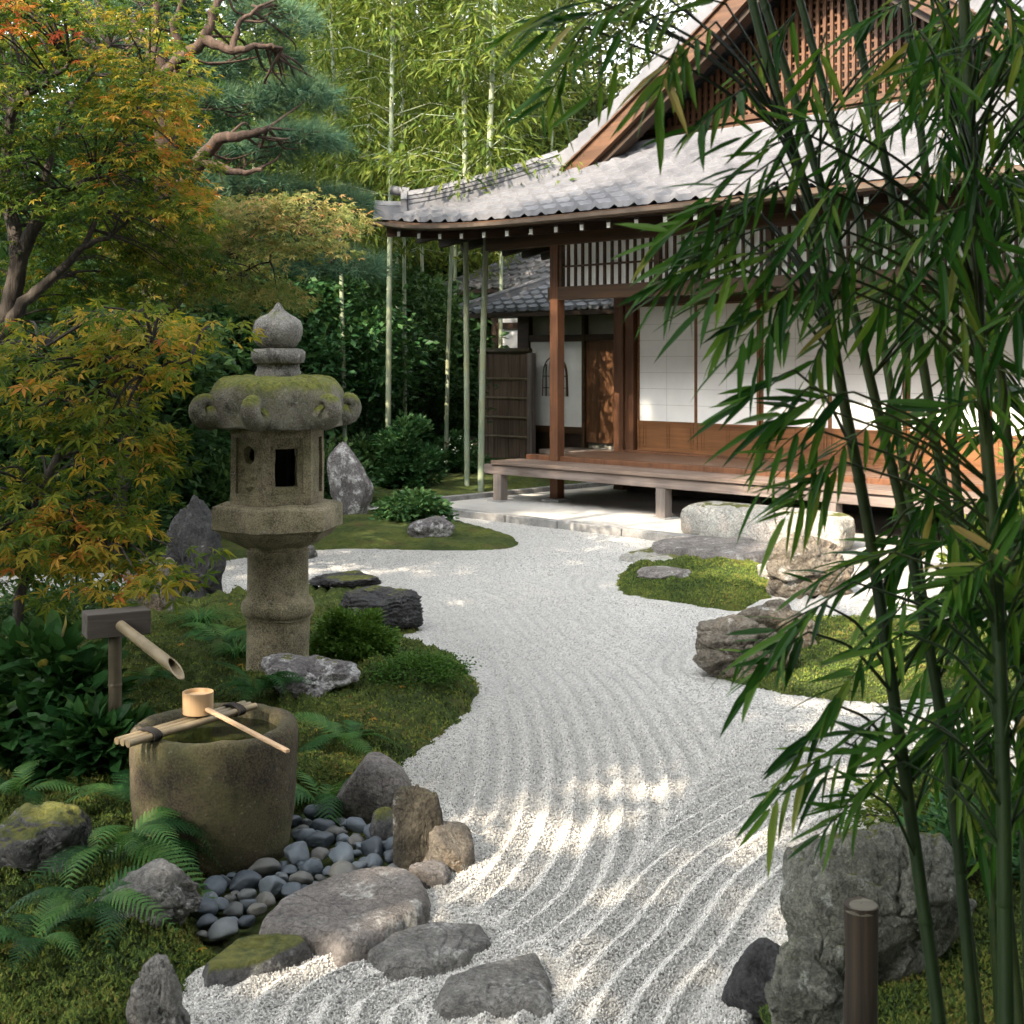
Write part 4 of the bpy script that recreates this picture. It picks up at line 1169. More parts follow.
def screen(u0, vz):
    s = MB().box(u0, u0 + .032, vz, vz + .028, ZS, 2.262).box(u0 + W_ - .032, u0 + W_, vz, vz + .028, ZS, 2.262).box(u0 + .0321, u0 + W_ - .0321, vz, vz + .028, ZS, ZS + .04).box(u0 + .0321, u0 + W_ - .0321, vz, vz + .028, .865, .89).box(u0 + .0321, u0 + W_ - .0321, vz, vz + .028, 2.245, 2.262).build('paper_screen', M_PANEL, hall)
    MB().box(u0 + .0322, u0 + W_ - .0322, vz + .008, vz + .02, .8905, 2.2445).build('paper', M_PAPER, s)
    ln = MB()
    for z in np.arange(.89 + .19, 2.2, .19): ln.box(u0 + .033, u0 + W_ - .033, vz + .0068, vz + .0079, z, z + .006)
    ln.box(u0 + W_ / 2 - .003, u0 + W_ / 2 + .003, vz + .0066, vz + .0078, .891, 2.244)
    ln.build('paper_seams', M_PAPER_LINE, s)
    pn = MB().box(u0 + .0323, u0 + W_ - .0323, vz + .010, vz + .022, ZS + .0405, .8645)
    for f in (.1, .14, .5, .54, .9, .94): pn.box(u0 + W_ * f - .004, u0 + W_ * f + .004, vz + .002, vz + .0098, ZS + .041, .864)
    pn.box(u0 + .033, u0 + W_ - .033, vz + .004, vz + .0095, ZS + .055, ZS + .07).box(u0 + .033, u0 + W_ - .033, vz + .004, vz + .0095, .835, .85)
    pn.build('lower_panel', M_PANEL, s)
for i in range(NP_): screen(u + i * W_, VW - .03 + (.0 if i % 2 else .033))
# body of the house behind the screens
body = MB()
body.box(U0 - .04, U0 + .04, VW + .08, 8.6, .4, 3.5).box(U1 - .19, U1 - .11, VW + .08, 8.6, .4, 3.5).box(U0 - .04, U1 - .11, 8.6, 8.7, .4, 4.0).box(U0 + .05, U1 - .2, VW + .5, VW + .54, .4, 3.4)
body.build('wall', M_PLASTER_OLD, hall)
MB().box(U0 - .02, U1, VW + .1, VW + .16, -.02, .46).build('underfloor_dark_panel', M_DARKWOOD, hall)  # dark panel put in for the darkness under the floor
# --- veranda
dk = MB(); v = -.0; i = 0; r_ = random.Random(4)
while v < .40:
    dk.box(-.06, 6.72, v, v + .117, .435, .478 + r_.uniform(-.003, .003)); v += .121
dk.build('veranda_deck', M_DECK, hall, bevel=.004)
dk = MB(); v = .60
while v < VW - .12:
    dk.box(.02, 6.70, v, min(v + .147, VW - .102), .46, .512 + r_.uniform(-.001, .001)); v += .15
dk.build('inner_deck', M_DECK_IN, hall, bevel=.003)
MB().box(.02, 6.7, .487, .597, .40, .53).build('deck_sill', M_POST, hall, bevel=.006)
MB().box(-.20, 6.72, .03, .12, .325, .43).build('edge_beam', M_GREYX, hall, bevel=.006)
MB().box(-.02, .07, .13, VW, .325, .43).build('end_beam', M_GREYX, hall, bevel=.006)
for u in (.02, 2.36, 4.30, 6.55):
    MB().box(u - .06, u + .06, .02, .135, .0, .324).build('veranda_leg', M_GREY, hall, bevel=.006)
    MB().box(u - .11, u + .11, -.04, .19, -.02, .035).build('footing_stone', M_KERB, hall, bevel=.015)
for u in (2.4, 4.3):
    MB().box(u - .07, u + .07, VW - .25, VW - .1, .0, .46).build('floor_post', M_GREY, hall, bevel=.006)

# ------------------------------------------------------------------ small annexe behind, with bell shaped window
ann = thing('annexe', 'low white walled annexe with arched lattice window and brown door', 'building', (*HALL_O, 0), -math.pi / 4)
AV = 4.5
def annexe_slope(u0, u1, ve, ze, depth, pitch, parent, hipl=True, m=M_TILE_D):
    rws = [depth * i / 7 for i in range(8)]
    V, F = tile_slope(rws, lambda s: (u0 + (s if hipl else 0), u1), lambda s, a: ze + pitch * s + .04 * s * s, lambda a, s, z: (a, ve + s, z), cu=.24, wave=.03)
    MB().add(V, F).build('roof', m, parent, smooth=True, recalc=False)
    V, F = tile_slope(rws, lambda s: (ve + s, ve + 3.5), lambda s, a: ze + pitch * s + .04 * s * s, lambda a, s, z: (u0 + s, a, z), cu=.24, wave=.03)
    MB().add(V, F).build('side_roof', m, parent, smooth=True, recalc=False)
    hp = [(u0 + s, ve + s, ze + pitch * s + .04 * s * s + .03) for s in np.linspace(0.02, depth, 8)]
    ridge('hip_ridge', hp, .14, .06, 1, parent=parent, cap=.06)
    ridge('top_ridge', [(u0 + depth, ve + depth, ze + pitch * depth + .04 * depth ** 2 + .03), (u1, ve + depth, ze + pitch * depth + .04 * depth ** 2 + .03)], .2, .12, 2, parent=parent)
    MB().box(u0, u1, ve + .01, ve + .05, ze - .09, ze - .02).build('fascia', M_DARKWOOD, parent)
    MB().box(u0 + .05, u1, ve + .06, ve + .9, ze - .07, ze - .05).build('soffit', M_DARKWOOD, parent)
annexe_slope(-4.75, .2, 3.85, 2.36, 1.25, .42, ann)
UA = -4.06
MB().box(UA, .2, AV + .06, AV + .2, -.02, 2.6).build('wall', M_PLASTER_OLD, ann)
for a, b in ((UA, UA + .25), (-2.70, -2.64), (-2.05, -1.93)):
    MB().box(a, b, AV - .04, AV + .055, 0, 2.4).build('post', M_BEAM, ann, bevel=.005)
MB().box(UA + .252, -2.05, AV - .03, AV + .056, 1.90, 2.0).build('beam', M_BEAM, ann)
MB().box(UA + .252, -2.701, AV + .0, AV + .057, .60, 1.895).build('white_panel', M_PLASTER, ann)
MB().box(UA + .252, -2.701, AV - .02, AV + .058, .50, .598).build('sill_beam', M_BEAM, ann)
MB().box(UA + .252, -2.701, AV + .02, AV + .0585, -.02, .498).build('base_boarding', M_DARKWOOD, ann)
MB().box(-2.639, -2.051, AV - .0, AV + .058, .38, 1.895).build('door', m_wood('door_wood', (.06, .028, .012), (.15, .07, .03), 2), ann)
MB().box(-2.9, -1.4, AV - .75, AV - .1, .22, .30).build('step', M_GREYX, ann, bevel=.01)
# bell shaped window: frame, dark opening and bars
wx, wz0, wz1, ww = -3.27, 1.06, 1.65, .25
def bell(k):
    pts = [(-ww * k, wz0), (ww * k, wz0), (ww * k * .95, wz0 + .3)]
    pts += [(ww * k * .95 * max(0, math.cos(a)) ** .8, wz0 + .3 + (wz1 - wz0 - .3) * k * math.sin(a)) for a in np.linspace(.15, math.pi / 2, 9)]
    pts += [(-x, z) for x, z in reversed(pts[2:-1])]
    return [(wx + x, z) for x, z in pts]
wf = MB().prism(bell(1.08), 1, AV - .025, AV - .001).build('arched_window', M_BEAM, ann)
MB().prism(bell(.98), 1, AV - .028, AV - .0255).build('opening', m_plain('window_pane_paper', (.55, .55, .52), .9), wf)
br = MB()
for f in (-.66, -.33, 0, .33, .66): br.box(wx + f * ww - .007, wx + f * ww + .007, AV - .045, AV - .0285, wz0, wz1 - .04 - .14 * f * f)
for z in (wz0 + .12, wz0 + .3): br.box(wx - ww * .95, wx + ww * .95, AV - .04, AV - .0287, z, z + .014)
br.build('bars', M_DARKWOOD, wf)

# a second small house further back
bh = thing('storehouse', 'small white walled storehouse with pale tiled roof behind the bamboo', 'building', (*HALL_O, 0), -math.pi / 4)
annexe_slope(-8.2, -3.6, 6.6, 2.95, 1.5, .5, bh, m=M_TILE)
MB().box(-7.4, -3.8, 7.2, 8.8, -.05, 3.0).build('wall', M_PLASTER, bh)
for u in (-7.4, -6.3, -5.0): MB().box(u, u + .12, 7.13, 7.198, 0, 2.9).build('post', M_BEAM, bh)
MB().box(-7.4, -3.8, 7.14, 7.199, 2.2, 2.32).build('beam', M_BEAM, bh)
MB().box(-7.4, -3.8, 7.15, 7.1995, 0, 1.35).build('base_boarding', M_DARKWOOD, bh)

# brown bark fence with bamboo rails
fn = thing('bark_fence', 'brown bark screen fence with pale bamboo rails beside the annexe', 'fence', (*HALL_O, 0), -math.pi / 4)
bk = MB(); r_ = random.Random(9); u = -4.6
while u < -3.58:
    bk.box(u, u + .045, 4.2 + r_.uniform(-.006, .006), 4.235, .02, 1.74 + r_.uniform(-.01, .01)); u += .047
bk.build('bark_panel', m_wood('bark', (.06, .042, .03), (.20, .145, .105), 2, rough=.9, grain=40), fn)
for z in (.42, .72, 1.02, 1.32): MB().tube([(-4.62, 4.18, z), (-4.2, 4.18, z + .004), (-3.53, 4.18, z)], .018, 8).build('rail', M_BAM_OLD, fn, smooth=True)
MB().tube([(-4.66, 4.2, 1.76), (-3.52, 4.2, 1.76)], .045, 10).build('top_rail', M_BAM_DARK, fn, smooth=True)
for u in (-4.64, -3.55): MB().box(u, u + .09, 4.16, 4.26, 0, 1.72).build('post', M_GREY, fn, bevel=.005)
# ------------------------------------------------------------------ leaves, bark
M_MAPLE = m_leaf('maple_leaf', [(.0, (.028, .065, .012)), (.25, (.075, .125, .016)), (.45, (.19, .20, .024)), (.62, (.38, .25, .035)), (.80, (.46, .18, .05)), (1.0, (.34, .07, .025))], .34, .5)
M_MAPLE_PALE = m_leaf('maple_leaf_pale', [(.0, (.05, .085, .02)), (.4, (.14, .17, .05)), (.7, (.26, .22, .08)), (1.0, (.34, .16, .07))], .35, .40)
M_PINE = m_leaf('pine_needle', [(.0, (.018, .052, .034)), (.5, (.055, .125, .08)), (1.0, (.12, .19, .095))], .5, .15, .5)
M_BROAD = m_leaf('evergreen_leaf', [(.0, (.012, .034, .012)), (.5, (.034, .080, .026)), (1.0, (.085, .145, .042))], .6, .25, .4)
M_BUSH = m_leaf('bush_leaf', [(.0, (.014, .045, .016)), (.5, (.035, .10, .035)), (1.0, (.09, .17, .06))], .5, .3, .4)
M_YELLOW = m_leaf('bamboo_leaf_yellow', [(.0, (.025, .055, .012)), (.45, (.08, .125, .022)), (1.0, (.19, .215, .045))], .5, .45, .45)
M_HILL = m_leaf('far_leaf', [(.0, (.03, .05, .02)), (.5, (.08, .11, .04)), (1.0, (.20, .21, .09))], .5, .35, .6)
M_BAMLEAF = m_leaf('bamboo_leaf', [(.0, (.010, .042, .008)), (.4, (.030, .095, .014)), (.75, (.085, .17, .024)), (.95, (.15, .20, .035)), (1.0, (.36, .27, .10))], .75, .42, .35)
M_FERN = m_leaf('fern_leaf', [(.0, (.014, .052, .016)), (.5, (.04, .12, .03)), (1.0, (.10, .19, .05))], .4, .35, .45)
M_AUC = m_leaf('broad_leaf', [(.0, (.010, .040, .012)), (.6, (.03, .085, .022)), (.92, (.06, .12, .03)), (1.0, (.30, .26, .07))], .5, .25, .3)
M_JUNI = m_leaf('juniper_leaf', [(.0, (.03, .08, .012)), (.5, (.065, .135, .022)), (1.0, (.12, .20, .04))], .4, .25, .5)
M_FLOWER = m_plain('white_petal', (.75, .75, .62), .7)
def m_bark(name, c1, c2, sc=1.0):
    t = NT(name); v = t.coord((9 * sc, 9 * sc, 2.2 * sc))
    n = t.noise(1.5, 7, .68, v, .5)
    return t.fin(t.ramp(n, [(.35, c1), (.65, c2)]), .95, t.bump(n, 1.0, .03))
M_BARK = m_bark('maple_bark', (.012, .010, .008), (.055, .047, .038))
M_BARK_PINE = m_bark('pine_bark', (.022, .014, .010), (.085, .056, .040), .8)
def m_culm(name, c1, c2, tint):
    t = NT(name); v = t.coord((2, 2, .6))
    c = t.ramp(t.noise(3, 6, .6, v), [(.3, c1), (.7, c2)])
    c = t.mix(t.ramp(t.noise(1.1, 4, .6, t.coord((1, 1, 2))), [(.45, 0.0), (.62, .7)]), c, tint)
    t.b.inputs['Specular IOR Level'].default_value = .2
    return t.fin(c, .6)
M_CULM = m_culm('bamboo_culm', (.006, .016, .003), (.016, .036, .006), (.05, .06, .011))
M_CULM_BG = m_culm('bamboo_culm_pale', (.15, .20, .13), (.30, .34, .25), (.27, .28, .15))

def leafmass(name, m, parent, C, rad, per, T, size, tone, flat=1.0, up=1.2, tvar=.15, seed=0, out=None, droop=0.0, shell=0.0):
    """clumps of leaves: C centres, rad clump radius, per leaves each"""
    r = np.random.default_rng(seed)
    C = np.asarray(C, float); k = len(C)
    rad = np.broadcast_to(np.asarray(rad, float), (k,)); tone = np.broadcast_to(np.asarray(tone, float), (k,))
    n = k * per
    off = r.normal(size=(n, 3)) * .5
    off /= np.maximum(1, np.linalg.norm(off, axis=1, keepdims=True) / 1.1)
    R_ = np.repeat(rad, per)[:, None]
    pos = np.repeat(C, per, 0) + off * R_ * (1, 1, flat)
    d = off * (1, 1, .3) + r.normal(size=(n, 3)) * .35
    if out is not None: d = d + np.repeat(np.asarray(out, float), per, 0)
    d[:, 2] -= droop
    nr = r.normal(size=(n, 3)) * .55 + (0, 0, up)
    s = size * r.uniform(.65, 1.25, n)
    V, F = scatter(T[0], T[1], pos, frames(d, nr), s)
    tn = np.repeat(np.repeat(tone, per) + r.normal(size=n) * tvar, len(T[0]))
    return npmesh(name, V, F, m, parent, tone=tn)
def ball(n, rad, seed, lo=.35, squash=None):
    """n points through an ellipsoid, thicker towards its skin"""
    r = np.random.default_rng(seed)
    p = unit(r.normal(size=(n, 3))) * (r.uniform(lo ** 3, 1, n) ** (1 / 3))[:, None]
    return p * np.asarray(rad)
def limb(mb, pts, r0, r1, n=7, wob=.0, seed=0):
    pts = np.asarray(pts, float)
    m = max(6, len(pts) * 4); t = np.linspace(0, len(pts) - 1, m)
    q = np.stack([np.interp(t, np.arange(len(pts)), pts[:, k]) for k in range(3)], 1)
    for _ in range(2): q[1:-1] = (q[:-2] + 2 * q[1:-1] + q[2:]) / 4
    if wob: q[1:-1] += np.random.default_rng(seed).normal(size=(m - 2, 3)) * wob
    mb.tube(q, np.linspace(r0, r1, m), n)
    return q

# ------------------------------------------------------------------ unseen trees on the left, crowns shaped to shade the court; their gaps let the sun patches through
AX = np.array([-SUN[1], SUN[0], 0]); AX = -AX / np.linalg.norm(AX)
if AX[0] < 0: AX = -AX
BX = np.cross(SUN, AX); BX = BX if BX[2] > 0 else -BX
def ab(p): p = np.asarray(p, float); return np.array([p @ AX, p @ BX])
GAPS = []
def gap(p, r): GAPS.append((*ab(p), r))
for px, py, r in ((545, 810, -.04), (605, 806, -.02), (540, 868, .03), (590, 874, .05)):
    gap(G(px, py), r)
gap((LX - .13, LY - .2, 1.19), .06); gap((LX - .09, LY - .13, .55), .05); gap((bx - .17, by - .2, .34), .07); gap((LX - .05, LY - .15, .85), .03)
for u, v, z, r in ((2.4, .5, 3.6, .5), (3.4, .3, 3.5, .9), (4.6, .4, 3.5, 1.0), (5.8, .5, 3.5, 1.0), (1.4, 1.2, 4.9, .4), (2.2, 1.3, 5.2, .8), (3.2, 1.5, 4.9, .9), (4.3, 1.5, 4.6, .9),
                   (3.5, .3, .5, .35), (4.2, .6, .5, .55), (5.0, .6, .5, .7), (5.3, 1.0, .8, .7), (4.6, 1.87, 1.0, .5), (6.2, -.2, .1, .9), (4.5, -.8, .2, .0), (5.4, -1.5, .0, .6), (6.0, .5, .8, 1.0)):
    gap(UV(u, v, z), r)
for px, py, z, r in ((975, 800, .1, -.05), (900, 665, .1, .25), (905, 640, 0, .35), (930, 720, 0, .22)): gap(G(px, py, z), r)
for px, py, d, r in ((30, 285, 8.3, .35), (60, 170, 8.5, .55), (110, 110, 8.6, .5), (130, 200, 8.7, .5), (30, 90, 8.5, .4), (90, 420, 6, .3), (150, 60, 8.5, .5), (160, 150, 8.6, .45), (60, 30, 8.4, .5), (260, 240, 10, 1.0), (120, 400, 6, .25), (60, 360, 6.2, .25), (300, 380, 16, .8), (430, 400, 18, .6), (30, 480, 5.6, .2), (240, 130, 13, .7), (260, 40, 13, .8), (310, 320, 16, .4), (130, 630, 5.8, .12), (200, 690, 5.6, .12), (20, 660, 4.8, .1)):
    gap(P(px, py, d), r)
GAPS = np.array(GAPS)
gr = np.random.default_rng(12)
aa_, bb_ = np.meshgrid(np.arange(-17.5, 2.6, .34), np.arange(.0, 11.7, .34))
aa_ = (aa_ + gr.uniform(-.1, .1, aa_.shape)).ravel(); bb_ = (bb_ + gr.uniform(-.1, .1, bb_.shape)).ravel()
dg_ = np.min(np.hypot(aa_[:, None] - GAPS[None, :, 0], bb_[:, None] - GAPS[None, :, 1]) - GAPS[None, :, 2], 1)
ok_ = (dg_ > .34) & ~((aa_ > -2.2) & (bb_ > 6.0)) & ~((np.abs(aa_ + 13.2) > 1.3) & (bb_ > 9.5))
tt_ = 8.6 + gr.uniform(-1.3, 1.3, len(aa_)) + .25 * bb_
pts_ = aa_[:, None] * AX + bb_[:, None] * BX + tt_[:, None] * SUN
ci = np.floor((aa_ + 17.5) / 4.05).astype(int); bi = np.floor(np.clip(bb_ - .3, 0, 9) / 3.1).astype(int)
M_GROVE = M_BROAD
nth = 0
where = {0: 'low', 1: 'middle', 2: 'tall'}
for a_ in range(5):
    for b_ in range(3):
        sel = ok_ & (ci == a_) & (bi == b_)
        if sel.sum() < 4: continue
        pp_ = pts_[sel]; base = pp_.mean(0); base[2] = 0
        t = thing('shade_tree', 'unseen evergreen tree at the left, crown shaped to shade the court', 'tree', tuple(base), 0, 'unseen trees set to shade the garden')
        loc = pp_ - base
        leafmass('crown', M_GROVE, t, loc, .40, 85, L_SMALL, .20, .5, seed=100 + nth)
        mb = MB(); top = loc[:, 2].max()
        limb(mb, [(0, 0, -.1), (.1, .05, top * .35), (-.05, .1, top * .7), (0, 0, top * .97)], .16, .04, 9)
        for q in loc[::9]:
            zz = max(.8, q[2] - np.hypot(q[0], q[1]) * .5)
            limb(mb, [(0, 0, min(zz, top * .9)), (q[0] * .5, q[1] * .5, (zz + q[2]) / 2), tuple(q)], .04, .012, 5)
        mb.build('trunk', M_BARK, t, smooth=True); nth += 1

SHADE_BACK = [(1.3, -.2, 1.9, 5.0), (3.9, 1.9, 1.7, 5.0), (-1.2, -2.4, 1.7, 5.4), (-3.9, 2.6, 1.1, 4.3), (3.6, -1.4, 1.8, 5.0), (-1.5, -5.2, 2.0, 4.6), (2.2, -4.6, 2.1, 4.4), (5.6, -3.2, 2.1, 4.4), (8.6, .6, 2.0, 4.2), (.4, -7.5, 2.3, 6.2), (9.4, 4.6, 1.7, 4.0)]  # out of view, added round the camera to block sky light
# ------------------------------------------------------------------ maples
def sprays(C, dirs, rad, per, m, parent, tone, size, seed, name='crown', tvar=.12, droop=.35):
    """flat sprays of maple leaves"""
    r = np.random.default_rng(seed); k = len(C); n = k * per
    rho = np.sqrt(r.uniform(.02, 1, n)); an = r.uniform(-1.9, 1.9, n)
    hd = np.repeat(np.arctan2(dirs[:, 1], dirs[:, 0]), per) + an * (1 - .35 * rho)
    rr = rho * np.repeat(np.broadcast_to(rad, (k,)), per)
    off = np.stack([np.cos(hd) * rr, np.sin(hd) * rr, -droop * rho * rr + r.normal(size=n) * .025], 1)
    pos = np.repeat(C, per, 0) + off
    d = np.stack([np.cos(hd + r.normal(size=n) * .5), np.sin(hd + r.normal(size=n) * .5), -.35 + r.normal(size=n) * .3], 1)
    nr = r.normal(size=(n, 3)) * .40 + (-.1, -.35, 1.0)
    V, F = scatter(L_MAPLE[0], L_MAPLE[1], pos, frames(d, nr), size * r.uniform(.7, 1.25, n))
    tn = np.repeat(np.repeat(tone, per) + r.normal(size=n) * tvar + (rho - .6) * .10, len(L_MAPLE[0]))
    return npmesh(name, V, F, m, parent, tone=tn)
def maple(label, base, limbs, regions, m, seed, size=.055, per=42, rad=.30, trunk_r=.07):
    """limbs: list of (points, r0, r1) in world; regions: (px0, px1, py0, py1, d0, d1, n, tone)"""
    t = thing('maple_tree', label, 'tree', tuple(base))
    mb = MB(); allp = []
    for pts, r0, r1 in limbs:
        q = limb(mb, np.array(pts) - base, r0, r1, 8, .006, seed); allp.append(q)
    allp = np.concatenate(allp); r = np.random.default_rng(seed)
    C = []; D = []; T = []
    for x0, x1, y0, y1, d0, d1, n, tone in regions:
        for _ in range(n):
            px, py, d = r.uniform(x0, x1), r.uniform(y0, y1), r.uniform(d0, d1)
            c = P(px, py, d) - base
            C.append(c); T.append(tone + r.normal() * .10)
            j = np.argmin(((allp - c) ** 2).sum(1) + 1e-3 * r.uniform()); a = allp[j]
            D.append(c - a + (0, -.15, 0))
            mid = (a + c) / 2 + (0, 0, .06)
            limb(mb, [a, mid, c], .009, .003, 4)
    C, D, T = np.array(C), np.array(D), np.array(T)
    mb.build('trunk', M_BARK, t, smooth=True)
    sprays(C, D, r.uniform(.7, 1.25, len(C)) * rad, per, m, t, T, size, seed)
    return t
b1 = np.array([-3.75, 8.6, .1])
maple('large maple at the left edge turning from green to orange', b1, [
    ([b1 - (0, 0, .2), P(-30, 380, 8.6), P(8, 320, 8.5), P(18, 260, 8.4), P(40, 215, 8.4), P(62, 190, 8.3), P(95, 178, 8.2)], .10, .012),
    ([P(2, 335, 8.5), P(22, 305, 8.4), P(52, 278, 8.4), P(85, 245, 8.3), P(112, 235, 8.2)], .05, .012),
    ([P(18, 260, 8.4), P(5, 180, 8.6), P(10, 105, 8.5), P(40, 88, 8.4), P(70, 62, 8.4)], .05, .012),
    ([P(40, 215, 8.4), P(52, 145, 8.5), P(78, 95, 8.6), P(110, 45, 8.6)], .03, .008),
    ([P(85, 245, 8.3), P(118, 150, 8.5), P(150, 90, 8.5)], .02, .006)],
    [(-40, 140, 120, 210, 7.9, 9.2, 46, .12), (-40, 140, 210, 300, 8.5, 9.8, 40, .14), (-40, 100, -30, 130, 7.8, 9.4, 60, .15), (-20, 45, -20, 40, 7.8, 8.6, 9, .74), (80, 175, -20, 110, 7.8, 9.2, 36, .30), (110, 185, 70, 215, 7.9, 9.2, 30, .46), (-40, 90, 290, 345, 8.9, 9.8, 12, .10), (90, 185, 190, 290, 8.6, 9.4, 30, .20)], M_MAPLE, 21, .052, 46, .32)
b2 = np.array([-2.25, 5.9, .1])
maple('slender young maple with orange yellow leaves left of the lantern', b2, [
    ([b2 - (0, 0, .1), P(22, 580, 5.9), P(40, 490, 5.85), P(78, 412, 5.8), P(108, 372, 5.8), P(152, 340, 5.7)], .028, .006),
    ([P(40, 490, 5.85), P(75, 545, 5.6), P(105, 548, 5.5)], .010, .004), ([P(78, 412, 5.8), P(60, 380, 5.9), P(40, 350, 6.0)], .010, .004), ([P(108, 372, 5.8), P(140, 372, 5.6), P(190, 360, 5.6)], .009, .004)],
    [(-30, 140, 395, 470, 5.4, 6.5, 20, .26), (20, 165, 305, 400, 5.4, 6.5, 24, .34), (-30, 70, 470, 570, 5.3, 6.2, 20, .28), (120, 215, 300, 345, 5.6, 6.3, 7, .40), (70, 190, 545, 590, 5.2, 5.8, 9, .40), (30, 125, 490, 570, 5.3, 5.9, 14, .46), (80, 145, 400, 490, 5.5, 6.2, 14, .28), (130, 165, 310, 380, 5.6, 6.4, 9, .40), (-30, 60, 350, 420, 5.6, 6.4, 10, .34)], M_MAPLE, 22, .060, 22, .20)
b3 = np.array([-3.1, 10.4, .05])
maple('pale green and rust maple bough leaning out above the lantern', b3, [
    ([b3 - (0, 0, .1), P(130, 400, 10.4), P(150, 330, 10.3), P(185, 290, 10.2), P(232, 252, 10.1), P(262, 232, 10.0), P(300, 215, 9.9)], .06, .01),
    ([P(185, 290, 10.2), P(215, 285, 10.0), P(270, 262, 9.9)], .02, .006), ([P(150, 330, 10.3), P(140, 240, 10.2), P(170, 215, 10.2)], .03, .006)],
    [(190, 325, 195, 250, 9.4, 10.6, 34, .44), (180, 285, 240, 300, 9.6, 10.8, 28, .34), (135, 195, 205, 260, 9.6, 10.4, 16, .55), (250, 330, 185, 225, 9.4, 10.2, 12, .40)], M_MAPLE_PALE, 23, .052, 52, .34)

# ------------------------------------------------------------------ red pine
bp = np.array([-4.1, 15.5, .1]); D_ = 13.5
def pine(label, base, limbs, pads, seed):
    t = thing('pine_tree', label, 'tree', tuple(base)); mb = MB(); q = []
    for pts, r0, r1 in limbs: q.append(limb(mb, np.array(pts) - base, r0, r1, 9, .012, seed))
    q = np.concatenate(q); r = np.random.default_rng(seed); C = []; O = []
    for px, py, d, rx, ry, rz, n in pads:
        c = P(px, py, d) - base
        p = unit(r.normal(size=(n, 3))) * (r.uniform(.15, 1, n) ** (1 / 2.2))[:, None] * (rx, ry, rz)
        p[:, 2] = np.abs(p[:, 2]) * .9 - .25 * rz
        C.append(c + p); O.append(p * (1, 1, .6) + (0, 0, .5 * rz))
        for _ in range(9):
            e = c + p[r.integers(n)] * .8; near = np.argsort(((q - c) ** 2).sum(1) + r.uniform(0, .25, len(q)))[:6]; a = q[near[r.integers(6)]]
            limb(mb, [a, (a * .6 + e * .4) + r.normal(size=3) * .09, (a * .25 + e * .75) + r.normal(size=3) * .07, e], .016, .004, 5)
    C = np.concatenate(C); O = np.concatenate(O); n = len(C)
    V, F = scatter(L_NEEDLE[0], L_NEEDLE[1], C, frames(unit(O) + r.normal(size=(n, 3)) * .45, r.normal(size=(n, 3))), r.uniform(.13, .22, n))
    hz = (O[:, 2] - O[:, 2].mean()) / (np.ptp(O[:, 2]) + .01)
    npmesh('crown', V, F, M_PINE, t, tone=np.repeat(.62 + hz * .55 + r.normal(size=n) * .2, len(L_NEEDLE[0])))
    mb.build('trunk', M_BARK_PINE, t, smooth=True)
pine('red pine with bare twisting limbs and blue green needle pads', bp, [
    ([bp - (0, 0, .2), P(150, 400, 14.6), P(158, 300, 13.8), P(166, 215, 13.2), P(166, 150, 13.0), P(164, 75, 12.8), P(150, 45, 12.8), P(128, 25, 12.9)], .17, .06),
    ([P(166, 222, 13.2), P(182, 190, 12.8), P(200, 160, 12.6), P(220, 138, 12.4), P(245, 135, 12.3), P(268, 128, 12.3)], .10, .028),
    ([P(164, 78, 12.8), P(182, 58, 12.5), P(205, 40, 12.4), P(214, 12, 12.4), P(226, -15, 12.5)], .075, .025), ([P(200, 160, 12.6), P(232, 172, 12.4), P(262, 170, 12.3)], .05, .018),
    ([P(205, 40, 12.4), P(230, 52, 12.3), P(255, 45, 12.3), P(282, 48, 12.4)], .055, .016), ([P(150, 45, 12.8), P(160, 15, 12.7), P(152, -20, 12.7)], .05, .02), ([P(182, 58, 12.5), P(172, 25, 12.4), P(185, -5, 12.4)], .045, .015),
    ([P(166, 215, 13.2), P(230, 215, 13.4), P(300, 225, 13.6), P(335, 210, 13.7)], .05, .015), ([P(300, 225, 13.6), P(330, 255, 13.8), P(350, 270, 13.9)], .03, .01), ([P(232, 52, 12.3), P(240, 20, 12.3), P(262, 5, 12.4)], .035, .012)],
    [(150, 2, 13.4, .62, .6, .22, 260), (215, -12, 13.2, .7, .7, .28, 330), (276, 22, 13.0, .45, .5, .26, 260), (268, 62, 13.4, .40, .5, .20, 190), (118, 55, D_, .45, .5, .18, 170), (205, 72, 13.5, .45, .6, .2, 200), (225, 108, 13.2, .66, .7, .24, 380), (300, 98, 13.2, .42, .5, .26, 260), (298, 142, 12.9, .5, .5, .22, 300), (250, 152, 13.2, .5, .6, .2, 240), (200, 188, 13.5, .42, .5, .18, 170), (268, 188, 13.3, .45, .5, .16, 170),
     (335, 205, 13.9, .42, .45, .24, 270), (285, 232, 13.9, .45, .5, .18, 170), (348, 268, 14.0, .42, .5, .26, 270), (305, 268, 14.2, .40, .4, .2, 170)], 31)

